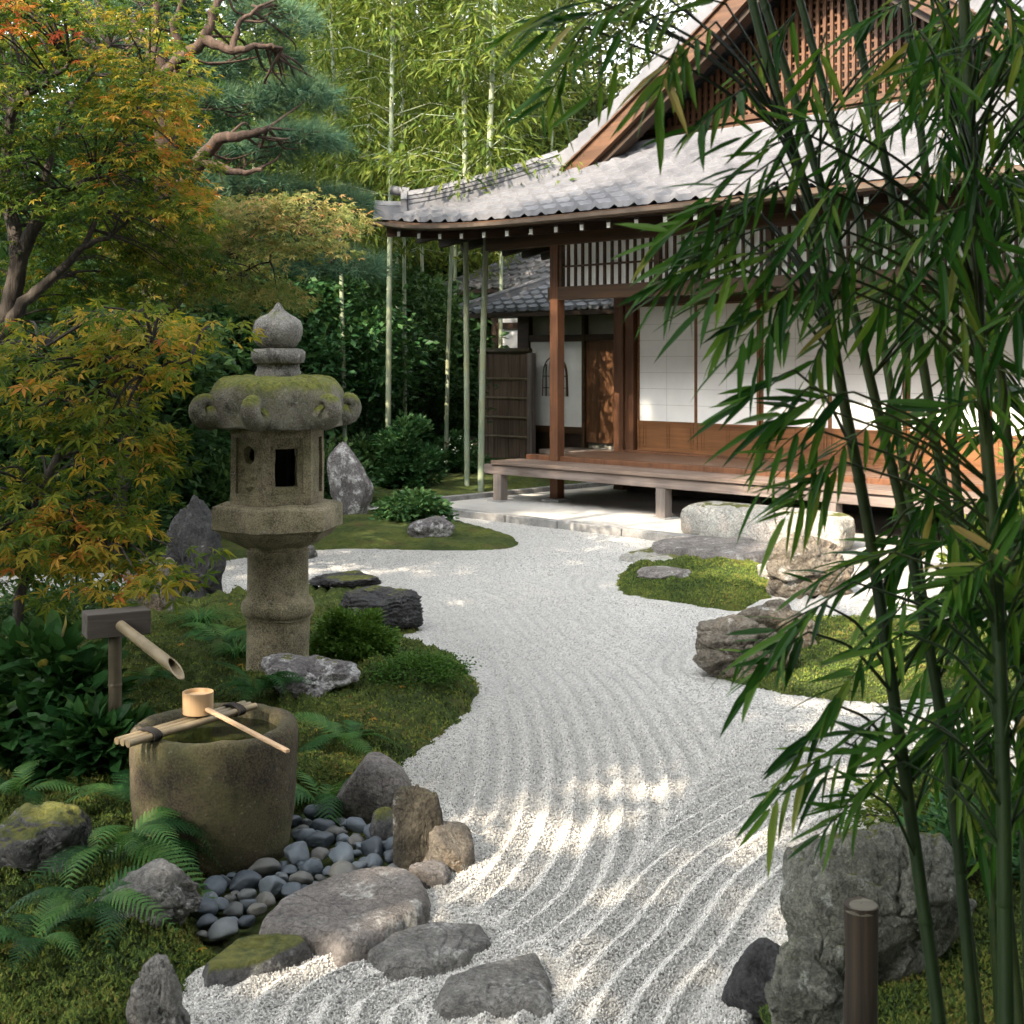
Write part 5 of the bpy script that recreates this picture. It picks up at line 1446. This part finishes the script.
# ------------------------------------------------------------------ background bamboo
def bg_culm(mb, H_, r, lean, seed):
    rr = np.random.default_rng(seed); t = np.linspace(0, 1, 34)
    x = lean[0] * t ** 1.6; y = lean[1] * t ** 1.6
    pts = np.stack([x, y, t * H_], 1); r = r * .72; mb.tube(pts, r * (1 - .75 * t ** 1.5), 8)
    for k in range(1, 33):
        mb.lathe([(r * (1 - .75 * t[k] ** 1.5) * 1.0, -.012), (r * (1 - .75 * t[k] ** 1.5) * 1.13, 0), (r * (1 - .75 * t[k] ** 1.5), .012)], 8, c=pts[k], closed=False)
    return pts
def bamboo_foliage(H_, lean, seed, parent, m, z0=3.3, n=95, tone=.5, mb=None):
    r = np.random.default_rng(seed); C = []; O = []
    for _ in range(n):
        z = r.uniform(z0, H_ * .98); t = z / H_; a = r.uniform(0, 6.28); L = r.uniform(.4, 1.25) * (1.1 - .5 * t)
        st = np.array([lean[0] * t ** 1.6, lean[1] * t ** 1.6, z]); e = st + np.array([math.cos(a) * L, math.sin(a) * L, .35 * L - .28 * L * L])
        if mb: mb.tube([st, (st + e) / 2 + (0, 0, .12), e], [.008, .006, .003], 4, cap=False)
        for f in (.45, .75, 1.0):
            C.append(st + (e - st) * f + r.normal(size=3) * .08); O.append((math.cos(a) * .5, math.sin(a) * .5, -.3))
    return leafmass('foliage', m, parent, C, .32, 22, L_BAMBOO_FAR, .18, tone, flat=.5, up=.7, seed=seed, out=np.array(O) * .8, droop=.25)
BGB = [(345, 17.0, .042, 'straight pale bamboo stem rising past the pine needles'), (388, 16.5, .05, 'grey green bamboo stem left of the thick pair near the fence'), (467, 16.2, .05, 'left one of the thick pair of bamboo stems beside the bark fence'),
       (481, 15.9, .055, 'right and yellower one of the thick pair of bamboo stems beside the bark fence'), (405, 18.5, .04, 'slender bamboo stem leaning behind the grey green stem'), (446, 18.0, .042, 'pale bamboo stem standing just left of the thick pair'),
       (368, 19.5, .035, 'thin bamboo stem in the dark between the pine and the lantern'), (425, 20.5, .04, 'bamboo stem midway between the grey green stem and the thick pair'), (500, 23.5, .05, 'bamboo stem rising behind the left corner of the hall roof'), (318, 19.0, .035, 'thin bamboo stem just right of the lantern top'), (290, 21.0, .04, 'bamboo stem hidden behind the lantern top and the pine'), (355, 22, .045, 'bamboo stem just right of the straight one by the pine needles'), (545, 26.0, .05, 'bamboo stem showing above the hip ridge left of the gable'), (455, 24.5, .05, 'far bamboo stem seen over the eave corner of the hall'), (400, 24.5, .05, 'far bamboo stem just left of the eave corner of the hall'), (250, 22.0, .045, 'far bamboo stem lost behind the pine pads'), (520, 28, .05, 'farthest bamboo stem above the tiled slope left of the gable')]
fol = {}
for i, (px, d, r_, lab) in enumerate(BGB):
    g0 = P(px, 455, d); g0[2] = .0
    Hh = 10.5 + (i * 37 % 5) * .6; lean = (((i * 53) % 7 - 3) * .16 + (.15 if i in (2, 3) else 0), .3)
    t = thing('bamboo', lab or 'pale bamboo stem deep in the grove beyond the moss lawn', 'bamboo', tuple(g0), 0, 'tall bamboo behind the lawn')
    mb = MB(); bg_culm(mb, Hh, r_, lean, i)
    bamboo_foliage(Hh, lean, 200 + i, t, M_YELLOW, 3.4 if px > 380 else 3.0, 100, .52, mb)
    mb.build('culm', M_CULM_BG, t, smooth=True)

# ------------------------------------------------------------------ evergreen trees and shrubs behind
def tree(label, base, H_, rad, cz, seed, m=M_BROAD, size=.14, n=150, per=60, tone=.45, group='evergreen trees behind the garden', rz=None, cr=.5, name='evergreen_tree'):
    t = thing(name, label, 'tree', tuple(base), 0, group); mb = MB()
    C = ball(n, (rad, rad, rz or rad), seed, .3) + (0, 0, cz)
    C += fbm(C * .9 + seed, 3, seed)[:, None] * .35 * unit(C - (0, 0, cz))
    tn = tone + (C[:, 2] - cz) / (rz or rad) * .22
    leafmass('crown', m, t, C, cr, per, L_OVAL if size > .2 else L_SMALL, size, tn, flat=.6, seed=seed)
    limb(mb, [(0, 0, -.2), (.1, 0, cz * .5), (0, .1, cz + .3 * (rz or rad))], .05 * rad + .05, .04, 8, .02, seed)
    for q in C[::6]: limb(mb, [(0, 0, cz * .6), tuple(q * (.5, .5, 1) * (1, 1, .85)), tuple(q)], .03, .008, 4)
    mb.build('trunk', M_BARK, t, smooth=True)
    return t
for i, (px, d, H_, rad, cz, rz, tone, m, lab) in enumerate([
    (40, 14, 6, 1.7, 3.0, 1.8, .38, M_BROAD, 'dark evergreen tree behind the large maple'), (150, 18, 7, 1.9, 3.6, 2.6, .42, M_BROAD, 'dark evergreen behind the foot of the pine'),
    (230, 16.5, 4, 1.3, 1.5, 1.3, .50, M_BUSH, 'low green tree directly behind the lantern top'), (310, 17.8, 4, 1.4, 1.7, 1.6, .48, M_BUSH, 'deep green tree right of the lantern top'), (385, 20, 4, 1.1, 1.6, 1.7, .42, M_BROAD, 'dark evergreen among the bamboo stems'), (425, 23.5, 4, 1.0, 1.5, 1.5, .36, M_BROAD, 'dark evergreen behind the bark fence'),
    (80, 24, 12, 2.6, 6.2, 4, .45, M_BROAD, 'tall evergreen towering behind the maples'), (230, 26, 12, 2.8, 6.5, 4.5, .42, M_BROAD, 'tall evergreen towering behind the pine'), (340, 27, 12, 2.4, 5.5, 4.2, .5, M_BROAD, 'tall evergreen behind the bamboo grove'), (440, 29, 12, 2.6, 5.5, 4.2, .55, M_HILL, 'yellowish tree far behind the bamboo grove'),
    (535, 31, 12, 3.0, 4.6, 3.4, .5, M_HILL, 'pale rounded tree far off left of the hall roof'), (625, 34, 12, 3.2, 5.4, 3.6, .45, M_HILL, 'pale grey green tree showing beside the gable edge'), (-60, 18, 9, 2.4, 4.5, 3.8, .36, M_BROAD, 'dark evergreen at the far left edge'), (600, 29, 12, 2.8, 7.4, 3.8, .42, M_HILL, 'tall hazy tree rising behind the left slope of the gable'),
    (20, 11.5, 4, 1.2, 1.3, 1.1, .35, M_BROAD, 'dark bushy tree in the shade below the large maple'), (110, 12.5, 4, 1.2, 1.2, 1.2, .40, M_BROAD, 'shaded bushy tree between the maples')]):
    g0 = P(px, 470, d); g0[2] = 0
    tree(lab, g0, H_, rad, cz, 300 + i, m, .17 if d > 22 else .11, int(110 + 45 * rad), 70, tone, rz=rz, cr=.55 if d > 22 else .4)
for i, (x, y, rad, cz, rz, lab) in enumerate([(9.5, 17, 2.4, 3.4, 3.2, 'sunny tree behind the right end of the hall'), (7.6, 13.2, 1.2, 1.3, 1.2, 'sunlit low tree beyond the right end of the veranda'), (12.5, 20, 2.8, 4.6, 3.8, 'tall sunny tree to the right behind the hall')]):
    tree(lab, (x, y, 0), 5, rad, cz, 340 + i, M_YELLOW if i != 2 else M_HILL, .12, 180, 60, .5, rz=rz)
for i, (x, y, rad, cz) in enumerate(SHADE_BACK):
    tree('unseen evergreen tree added round the viewer to darken the foreground', (x, y, 0), 7, rad, cz, 360 + i, M_BROAD, .20, 170, 60, .5, 'unseen trees set to shade the garden', rz=rad * 1.35, cr=.55, name='shade_tree')
# a mass of distant wood closes the view
r = np.random.default_rng(77); n = 1900
C = np.stack([r.uniform(-24, 26, n), r.uniform(33, 40, n), r.uniform(0, 1, n) ** 1.1 * 9.0], 1)
C[:, 2] *= .80 + .22 * np.sin(C[:, 0] * .7) + .12 * np.sin(C[:, 0] * 1.9 + 1)
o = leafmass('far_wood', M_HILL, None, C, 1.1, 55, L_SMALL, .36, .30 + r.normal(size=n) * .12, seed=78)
tag(o, 'dense distant wood closing the view behind the garden', kind='stuff')
n = 700
C = np.stack([r.uniform(-17, 5, n), r.uniform(27.5, 31, n), r.uniform(0, 1, n) * 3.4], 1)
o = leafmass('undergrowth', M_BROAD, None, C, .6, 55, L_SMALL, .19, .32 + r.normal(size=n) * .1, seed=79)
tag(o, 'dark undergrowth below the trees at the back of the garden', kind='stuff')

r = np.random.default_rng(81); n = 1500; C = []  # leaf clumps added out of view to cut light from the horizon
while len(C) < n:
    x, y = r.uniform(-16, 14), r.uniform(-12, 12)
    if (y < -5.5) or (x < -10.5 and y < 9) or (x > 9.5 and y < 7): C.append((x, y, r.uniform(0, 1) * 3.6))
o = leafmass('leafscreen', M_BROAD, None, np.array(C), .7, 50, L_SMALL, .22, .35 + r.normal(size=n) * .1, seed=82)
tag(o, 'dense green thicket added unseen round the viewer to block horizon light', kind='stuff')

def shrub(label, c, rad, n, per, m, T, size, seed, tone=.5, name='shrub', group='shrubs of the garden', up=1.0, cr=.3, lo=.4):
    t = thing(name, label, 'shrub', tuple(c), 0, group)
    C = ball(n, rad, seed, lo); C[:, 2] = np.abs(C[:, 2]) * .95 + .05 * rad[2]
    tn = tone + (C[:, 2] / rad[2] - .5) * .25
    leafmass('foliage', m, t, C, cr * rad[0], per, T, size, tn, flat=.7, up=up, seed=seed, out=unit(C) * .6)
    mb = MB()
    for q in C[::max(1, n // 14)]: limb(mb, [(0, 0, -.05), (q[0] * .4, q[1] * .4, q[2] * .6), tuple(q)], .012 * rad[0] + .003, .003, 4)
    mb.build('stems', M_BARK, t, smooth=True)
    return t
def at(px, py, z=None):
    p = G(px, py, .06); p[2] = ground_z(p[0], p[1]) if z is None else z; return p
shrub('rounded green bush behind the lawn below the bamboo stems', at(407, 488), (.38, .4, .85), 90, 60, M_BUSH, L_SMALL, .075, 401, .55)
shrub('bush with white flowers in front of the bark fence', at(455, 474), (.40, .4, .50), 60, 50, M_BUSH, L_SMALL, .07, 402, .5)
fl = bpy.data.objects['shrub.001'] if 'shrub.001' in bpy.data.objects else None
if fl:
    C = ball(26, (.42, .42, .52), 5, .85); C[:, 2] = np.abs(C[:, 2])
    leafmass('flowers', M_FLOWER, fl, C, .03, 5, L_SMALL, .05, .5, seed=6)
shrub('low round leaved shrub spreading on the moss island', at(414, 520), (.33, .28, .24), 60, 45, M_BUSH, L_OVAL, .06, 403, .8)
shrub('bright green low juniper beside the lantern column', at(352, 662), (.215, .2, .24), 90, 90, M_JUNI, L_SMALL, .026, 404, .5, cr=.22)
shrub('dark bush at the back of the lawn right of the standing stone', at(372, 486), (.5, .4, .55), 60, 50, M_BROAD, L_SMALL, .08, 405, .5)
shrub('dark bush at the back of the lawn left of the standing stone', at(300, 500), (.75, .5, .7), 90, 60, M_BROAD, L_SMALL, .08, 406, .5)
shrub('shadowy bush behind the dark upright rock', at(215, 530), (.6, .5, .6), 80, 60, M_BROAD, L_SMALL, .07, 407, .5)
shrub('shadowy bush at the far left across the gravel', at(70, 552), (.9, .5, .7), 90, 60, M_BROAD, L_SMALL, .07, 408, .45)
shrub('glossy broad leaved shrub at the left edge with yellow spotted leaves', at(40, 752), (.30, .26, .42), 60, 22, M_AUC, L_OVAL, .10, 409, .45, cr=.35)
shrub('dark glossy shrub between the spout post and the basin', at(100, 775), (.20, .16, .22), 40, 20, M_AUC, L_OVAL, .08, 410, .3, cr=.35)
shrub('low dark shrub left of the spout post', at(60, 655), (.4, .3, .22), 50, 40, M_BROAD, L_SMALL, .045, 411, .5)
shrub('sunlit bush at the right end of the veranda', (3.62, 9.5, 0), (.45, .4, .55), 80, 50, M_YELLOW, L_SMALL, .08, 412, .6)
shrub('sunlit bush beyond the veranda near the right edge', (4.3, 10.3, 0), (.6, .5, 1.0), 110, 60, M_YELLOW, L_SMALL, .09, 413, .55)
shrub('golden ground shrub behind the big cracked boulder', at(965, 820), (.35, .3, .16), 60, 60, M_YELLOW, L_SMALL, .03, 414, .45)
shrub('small dark bush at the lower right behind the canes', at(990, 890), (.22, .2, .22), 50, 40, M_BUSH, L_SMALL, .035, 415, .4)
shrub('tuft of moss green juniper on the bank below the lantern', at(420, 690), (.22, .18, .06), 70, 70, M_JUNI, L_SMALL, .016, 416, .15, cr=.3)

# ------------------------------------------------------------------ ferns: every frond a part of its fern
def frond_mesh(seed, arch=.45, n=19, wid=.15):
    r = np.random.default_rng(seed); V = []; F3 = []; F4 = []
    t = np.linspace(0, 1, 26); X = np.stack([t, .04 * np.sin(t * 3 + seed), .95 * t - (.62 + arch) * t ** 2.0 * .95], 1)
    sd = np.array([0, 1, 0])
    for k in range(25):
        b = len(V); w0, w1 = .008 * (1 - t[k] * .8), .008 * (1 - t[k + 1] * .8)
        V += [X[k] - sd * w0, X[k] + sd * w0, X[k + 1] + sd * w1, X[k + 1] - sd * w1]; F4.append((b, b + 1, b + 2, b + 3))
    for i in range(n):
        s = .14 + .84 * i / (n - 1)
        p = np.array([np.interp(s, t, X[:, k]) for k in range(3)])
        L = wid * 1.5 * math.sin(math.pi * min(1, (s * .96) ** .75)) ** .8 + .012
        tg = unit(np.array([np.interp(min(s + .03, 1), t, X[:, k]) - np.interp(s - .03, t, X[:, k]) for k in range(3)]))
        for sg in (-1, 1):
            d = unit(sd * sg + tg * (.45 + .3 * s)); up_ = np.cross(tg, sd * 1.0); up_ = up_ if up_[2] > 0 else -up_
            wv = unit(np.cross(up_, d)); LL = L * r.uniform(.9, 1.08); m_ = 7; b = len(V)
            for j in range(m_ + 1):
                f = j / m_; c = p + d * LL * f - up_ * (.22 * LL * f * f)
                for sub, wd in ((0, .115 if j else .06), (1, .06)):
                    if j == m_ and sub == 1: continue
                    w = LL * wd * (1 - f) ** .7 + .001
                    cc = c + d * LL * (.5 / m_) * sub
                    V += [cc - wv * w, cc + wv * w]
            cnt = (len(V) - b) // 2
            for j in range(cnt - 1): F4.append((b + 2 * j, b + 2 * j + 1, b + 2 * j + 3, b + 2 * j + 2))
    o = npmesh('frond', np.array(V), [np.array(F4)], M_FERN, tone=np.full(len(V), .5 + .25 * r.normal()))
    me = o.data; bpy.data.objects.remove(o); return me
FRONDS = [frond_mesh(k, .35 + .12 * k) for k in range(5)]
def fern(label, c, size, nf, seed, az0=0.0, spread=6.283, tilt=.15):
    t = thing('fern', label, 'fern', tuple(c), 0, 'ferns of the lantern bank'); r = random.Random(seed)
    for k in range(nf):
        o = bpy.data.objects.new('frond', FRONDS[r.randrange(5)]); COL.objects.link(o); o.parent = t
        s = size * r.uniform(.75, 1.15)
        o.scale = (s, s * r.uniform(.8, 1.0), s * r.uniform(.7, 1.1)); o.rotation_euler = (r.uniform(-.35, .35), -tilt + r.uniform(-.25, .2), az0 + spread * (k + r.uniform(-.3, .3)) / nf)
    return t
fern('fern with long fronds reaching right beside the stone basin', at(120, 868) + (0, 0, .04), .32, 10, 1, -2.2, 3.6)
fern('dark feathery fern at the left side of the basin', at(135, 812), .28, 9, 2, -.5, 4.5, .35)
fern('small fern over the lumpy grey rock by the pebbles', at(95, 925) + (0, 0, .05), .26, 8, 3, -2.6, 4.0)
fern('fern spreading at the bottom left below the mossy rock', at(35, 948), .26, 8, 4)
fern('fern growing between the basin and the purplish rock', at(322, 782), .34, 11, 5)
fern('fern at the right rear of the basin rim', at(345, 742), .26, 9, 6)
fern('feathery fern against the lantern base', at(258, 708), .28, 12, 7, -3.4, 4.2, .4)
fern('fern tucked between the dark upright rock and the lantern', at(222, 652), .32, 10, 8)
fern('fern below the broad leaved shrub at the left edge', at(20, 800), .26, 8, 9)
fern('small fern behind the spout post', at(150, 700), .2, 7, 10)
fern('fern in the shade left of the basin foot', at(165, 850), .22, 8, 11, -2.4, 3.0, .25)

def grass_clump(label, c, L, n, seed):
    r = np.random.default_rng(seed); V = []; F = []
    for _ in range(n):
        a = r.uniform(0, 6.283); l = L * r.uniform(.6, 1.1); hd = np.array([math.cos(a), math.sin(a), 0]); sd = np.array([-hd[1], hd[0], 0])
        b = len(V); o_ = hd * r.uniform(0, .05)
        for j in range(6):
            f = j / 5; p = o_ + hd * l * (f * .35 + .5 * f * f) + np.array([0, 0, l * (1.0 * f - .75 * f * f)]); w = .005 * (1 - f) + .0008
            V += [p - sd * w, p + sd * w]
        F += [(b + 2 * j, b + 2 * j + 1, b + 2 * j + 3, b + 2 * j + 2) for j in range(5)]
    o = npmesh('grass_clump', np.array(V), [np.array(F)], M_FERN, tone=np.full(len(V), .55), loc=tuple(c))
    return tag(o, label, 'grass', 'grass clumps by the lantern')
grass_clump('arching grass clump at the foot of the dark upright rock', at(200, 640), .30, 130, 1)
grass_clump('thin grass tuft against the right side of the lantern base', at(312, 690), .14, 60, 2)
grass_clump('dark grass clump left of the lantern column', at(236, 668), .22, 90, 3)

r = np.random.default_rng(55); fx = r.uniform(-2.6, -.3, 420); fy = r.uniform(3.3, 8.0, 420)
d_ = -sdist(fx, fy, BANK_LANTERN); k_ = (d_ > .03) & (r.uniform(0, 1, 420) < .45); fx, fy = fx[k_], fy[k_]
fz = z_lantern(fx, fy) + .014; n = len(fx)
nr = r.normal(size=(n, 3)) * .25 + (0, 0, 1); V, F = scatter(L_MAPLE[0], L_MAPLE[1], np.stack([fx, fy, fz], 1), frames(r.normal(size=(n, 3)) * (1, 1, .1), nr), r.uniform(.018, .036, n))
tag(npmesh('fallen_leaves', V, F, M_MAPLE, tone=np.repeat(r.uniform(.35, .9, n), len(L_MAPLE[0]))), 'fallen maple leaves scattered on the moss', kind='stuff')

# ------------------------------------------------------------------ foreground bamboo
CANES = [(2.15, .0112, [(752, 0), (786, 131), (815, 215), (839, 380), (868, 520), (902, 755), (940, 1024)], 'leftmost foreground bamboo cane slanting past the big boulder'),
         (2.35, .0108, [(763, 0), (797, 105), (835, 232), (869, 375), (905, 520), (951, 764), (974, 1024)], 'second foreground cane curving up left just right of the leftmost one'),
         (2.02, .0120, [(964, 0), (973, 180), (981, 375), (996, 560), (1003, 755), (1006, 1024)], 'thickest upright foreground cane near the right edge'),
         (2.45, .0108, [(945, 0), (965, 150), (1003, 380), (1019, 600), (1030, 1024)], 'upright cane crossing behind the thickest cane at the right edge'),
         (2.65, .0115, [(850, 0), (899, 225), (925, 375), (962, 605), (995, 800), (1020, 1024)], 'slanting cane between the leaning pair and the thickest cane'),
         (2.9, .0110, [(800, 0), (868, 250), (912, 520), (958, 850), (980, 1024)], 'thin rear cane half hidden by bamboo leaves'),
         (3.1, .0120, [(905, 0), (935, 250), (960, 520), (990, 850), (1000, 1024)], 'rear cane in the thick of the bamboo leaves'),
         (2.6, .0125, [(1030, 0), (1034, 300), (1040, 600), (1046, 1024)], 'cane at the very right edge')]
SPR = []   # (px, py, d, angle, length m)
def sp_(px, py, ang, L=.22, d=2.1): SPR.append((px + (26 if py < 100 else 34), py - 8, d, ang, L))
for a in ((700, 12, 188, .26), (660, 18, 200, .26), (640, 5, 195, .3), (605, 12, 190, .24), (590, 20, 215, .24), (570, 8, 200, .22), (628, 30, 225, .24), (690, 30, 225, .2), (560, 35, 235, .2), (720, 95, 205, .2), (610, 55, 250, .2), (655, 45, 245, .18)): sp_(*a)
for a in ((790, 150, 205, .26), (770, 185, 200, .26), (740, 190, 210, .26), (720, 215, 205, .26), (760, 215, 222, .26), (790, 230, 215, .28), (700, 240, 215, .22), (750, 255, 225, .24), (800, 200, 240, .24), (770, 270, 235, .2), (730, 165, 195, .2), (690, 265, 200, .18), (800, 130, 185, .22), (820, 250, 250, .22), (735, 235, 200, .26), (705, 205, 192, .2), (780, 245, 200, .24)): sp_(*a)
for a in ((760, 378, 188, .13), (775, 395, 215, .14), (800, 420, 200, .2), (790, 440, 215, .2), (820, 400, 190, .2), (770, 445, 205, .2), (840, 430, 225, .2), (810, 470, 215, .18)): sp_(*a)
for a in ((860, 560, 190, .24), (820, 590, 203, .26), (790, 612, 198, .24), (850, 610, 215, .26), (775, 640, 205, .18), (880, 600, 235, .24), (870, 640, 205, .24)): sp_(*a)
for a in ((800, 712, 205, .2), (860, 715, 210, .2), (890, 690, 205, .2), (810, 750, 203, .2), (870, 770, 200, .2), (835, 800, 212, .14)): sp_(*a)
for a in ((770, 20, 230, .2), (800, 40, 250, .2), (830, 15, 225, .2), (860, 60, 240, .2), (800, 95, 215, .2), (850, 110, 230, .2), (890, 30, 235, .2), (905, 90, 225, .2), (880, 150, 220, .2), (840, 170, 230, .22), (870, 200, 240, .22), (920, 140, 240, .22)): sp_(*a, d=2.5)
for a in ((770, 140, 205, .24), (745, 165, 210, .24), (775, 200, 212, .24), (730, 250, 208, .2), (765, 285, 215, .2), (800, 260, 222, .22), (815, 180, 215, .24), (820, 300, 228, .2)): sp_(*a)
r = np.random.default_rng(91)
for _ in range(190):
    px = 872 + 190 * r.uniform() ** .8; py = r.uniform(-30, 800)
    if py > 620 and px < 900: continue
    sp_(px, py, r.uniform(175, 330), r.uniform(.12, .20), r.uniform(2.0, 3.2))
rb = np.random.default_rng(92)
cpaths = []
for d, r0, pts, lab in CANES:
    px = np.array([p[0] for p in pts], float); py = np.array([p[1] for p in pts], float)
    yend = HOR + FPX * CAM_H / d + 8; sl = (px[-1] - px[-2]) / (py[-1] - py[-2])
    px = np.append(px, px[-1] + sl * .6 * (yend - py[-1])); py = np.append(py, yend)
    px = np.insert(px, 0, px[0] - (px[1] - px[0]) * 2.2); py = np.insert(py, 0, py[0] - (py[1] - py[0]) * 2.2)
    tq = np.linspace(0, 1, 80); sq = np.linspace(0, 1, len(px))
    order = np.argsort(py); yy = np.linspace(py.min(), py.max(), 90); xx = np.interp(yy, py[order], px[order])
    for _ in range(6): xx[1:-1] = (xx[:-2] + 2 * xx[1:-1] + xx[2:]) / 4
    cpaths.append(np.array([P(x, y, d + .0004 * (900 - y)) for x, y in zip(xx, yy)])[::-1])
own = [[] for _ in CANES]
SPR = [s_ for i_, s_ in enumerate(SPR) if i_ % 6 != 4 or s_[0] > 930]
for s in SPR:
    p = P(s[0], s[1], s[2])
    dist = [np.min(np.linalg.norm(c - p, axis=1)) + .5 * abs(c[40][1] - s[2]) for c in cpaths]
    own[int(np.argmin(dist))].append(s)
for i, ((d, r0, pts, lab), path) in enumerate(zip(CANES, cpaths)):
    base = path[0].copy(); base[2] = 0
    t = thing('bamboo', lab, 'bamboo', tuple(base), 0, 'bamboo canes in the foreground')
    L = np.concatenate([[0], np.cumsum(np.linalg.norm(np.diff(path, axis=0), axis=1))])
    mb = MB(); q = path - base; mb.tube(q, r0 * (1 - .25 * L / L[-1]), 14)
    nodes = np.arange(.12 + .03 * i, L[-1], .24)
    for sN in nodes:
        c = np.array([np.interp(sN, L, q[:, k]) for k in range(3)]); rr_ = r0 * (1 - .25 * sN / L[-1])
        mb.lathe([(rr_ * .98, -.008), (rr_ * 1.06, -.004), (rr_ * 1.16, 0), (rr_ * 1.05, .004), (rr_ * .98, .010)], 14, c=c, closed=False)
    mb.build('culm', M_CULM, t, smooth=True)
    pos = []; dr = []; nr = []; sz = []; tn = []; tw = MB()
    for (px, py, dd, ang, Ls) in own[i]:
        p0 = P(px, py, dd) - base; a = math.radians(ang + rb.normal() * 8)
        dv_ = unit(np.array([math.cos(a), rb.normal() * .35, math.sin(a)]))
        Ls *= .66; nl = int(rb.integers(9, 14)); szk = rb.uniform(.85, 1.15); droop = rb.uniform(.1, .35); tone0 = rb.uniform(.25, .62)
        tws = [p0 + dv_ * Ls * f - np.array([0, 0, droop * Ls * f * f]) for f in np.linspace(0, 1, 8)]
        tw.tube(tws, np.linspace(.0018, .0007, 8), 5)
        jn = np.argmin(np.linalg.norm(q - (p0 - (0, 0, .12)), axis=1)); an = q[jn]
        limb(tw, [an, (an + p0) / 2 + (0, 0, .03), p0], .0035, .002, 5)
        sd = unit(np.cross(dv_, rb.normal(size=3) * .4 + (0, -.6, .6)))
        for k in range(nl):
            f = .12 + .88 * k / (nl - 1); pp = np.array([np.interp(f * 7, np.arange(8), np.array(tws)[:, c]) for c in range(3)])
            sg = 1 if k % 2 else -1
            dl = dv_ * .9 + sd * sg * (.62 if f < .97 else .1) + np.array([0, 0, -.24]) + rb.normal(size=3) * .16
            pos.append(pp); dr.append(dl); nr.append(np.array([-.1, -.45, .75]) + rb.normal(size=3) * .4)
            sz.append(szk * rb.uniform(.055, .122)); tn.append(tone0 + rb.normal() * .08)
    if pos:
        V, F = scatter(L_BAMBOO[0], L_BAMBOO[1], np.array(pos), frames(np.array(dr), np.array(nr)), np.array(sz))
        npmesh('foliage', V, F, M_BAMLEAF, t, tone=np.repeat(tn, len(L_BAMBOO[0])))
        tw.build('branches', M_CULM, t, smooth=True)
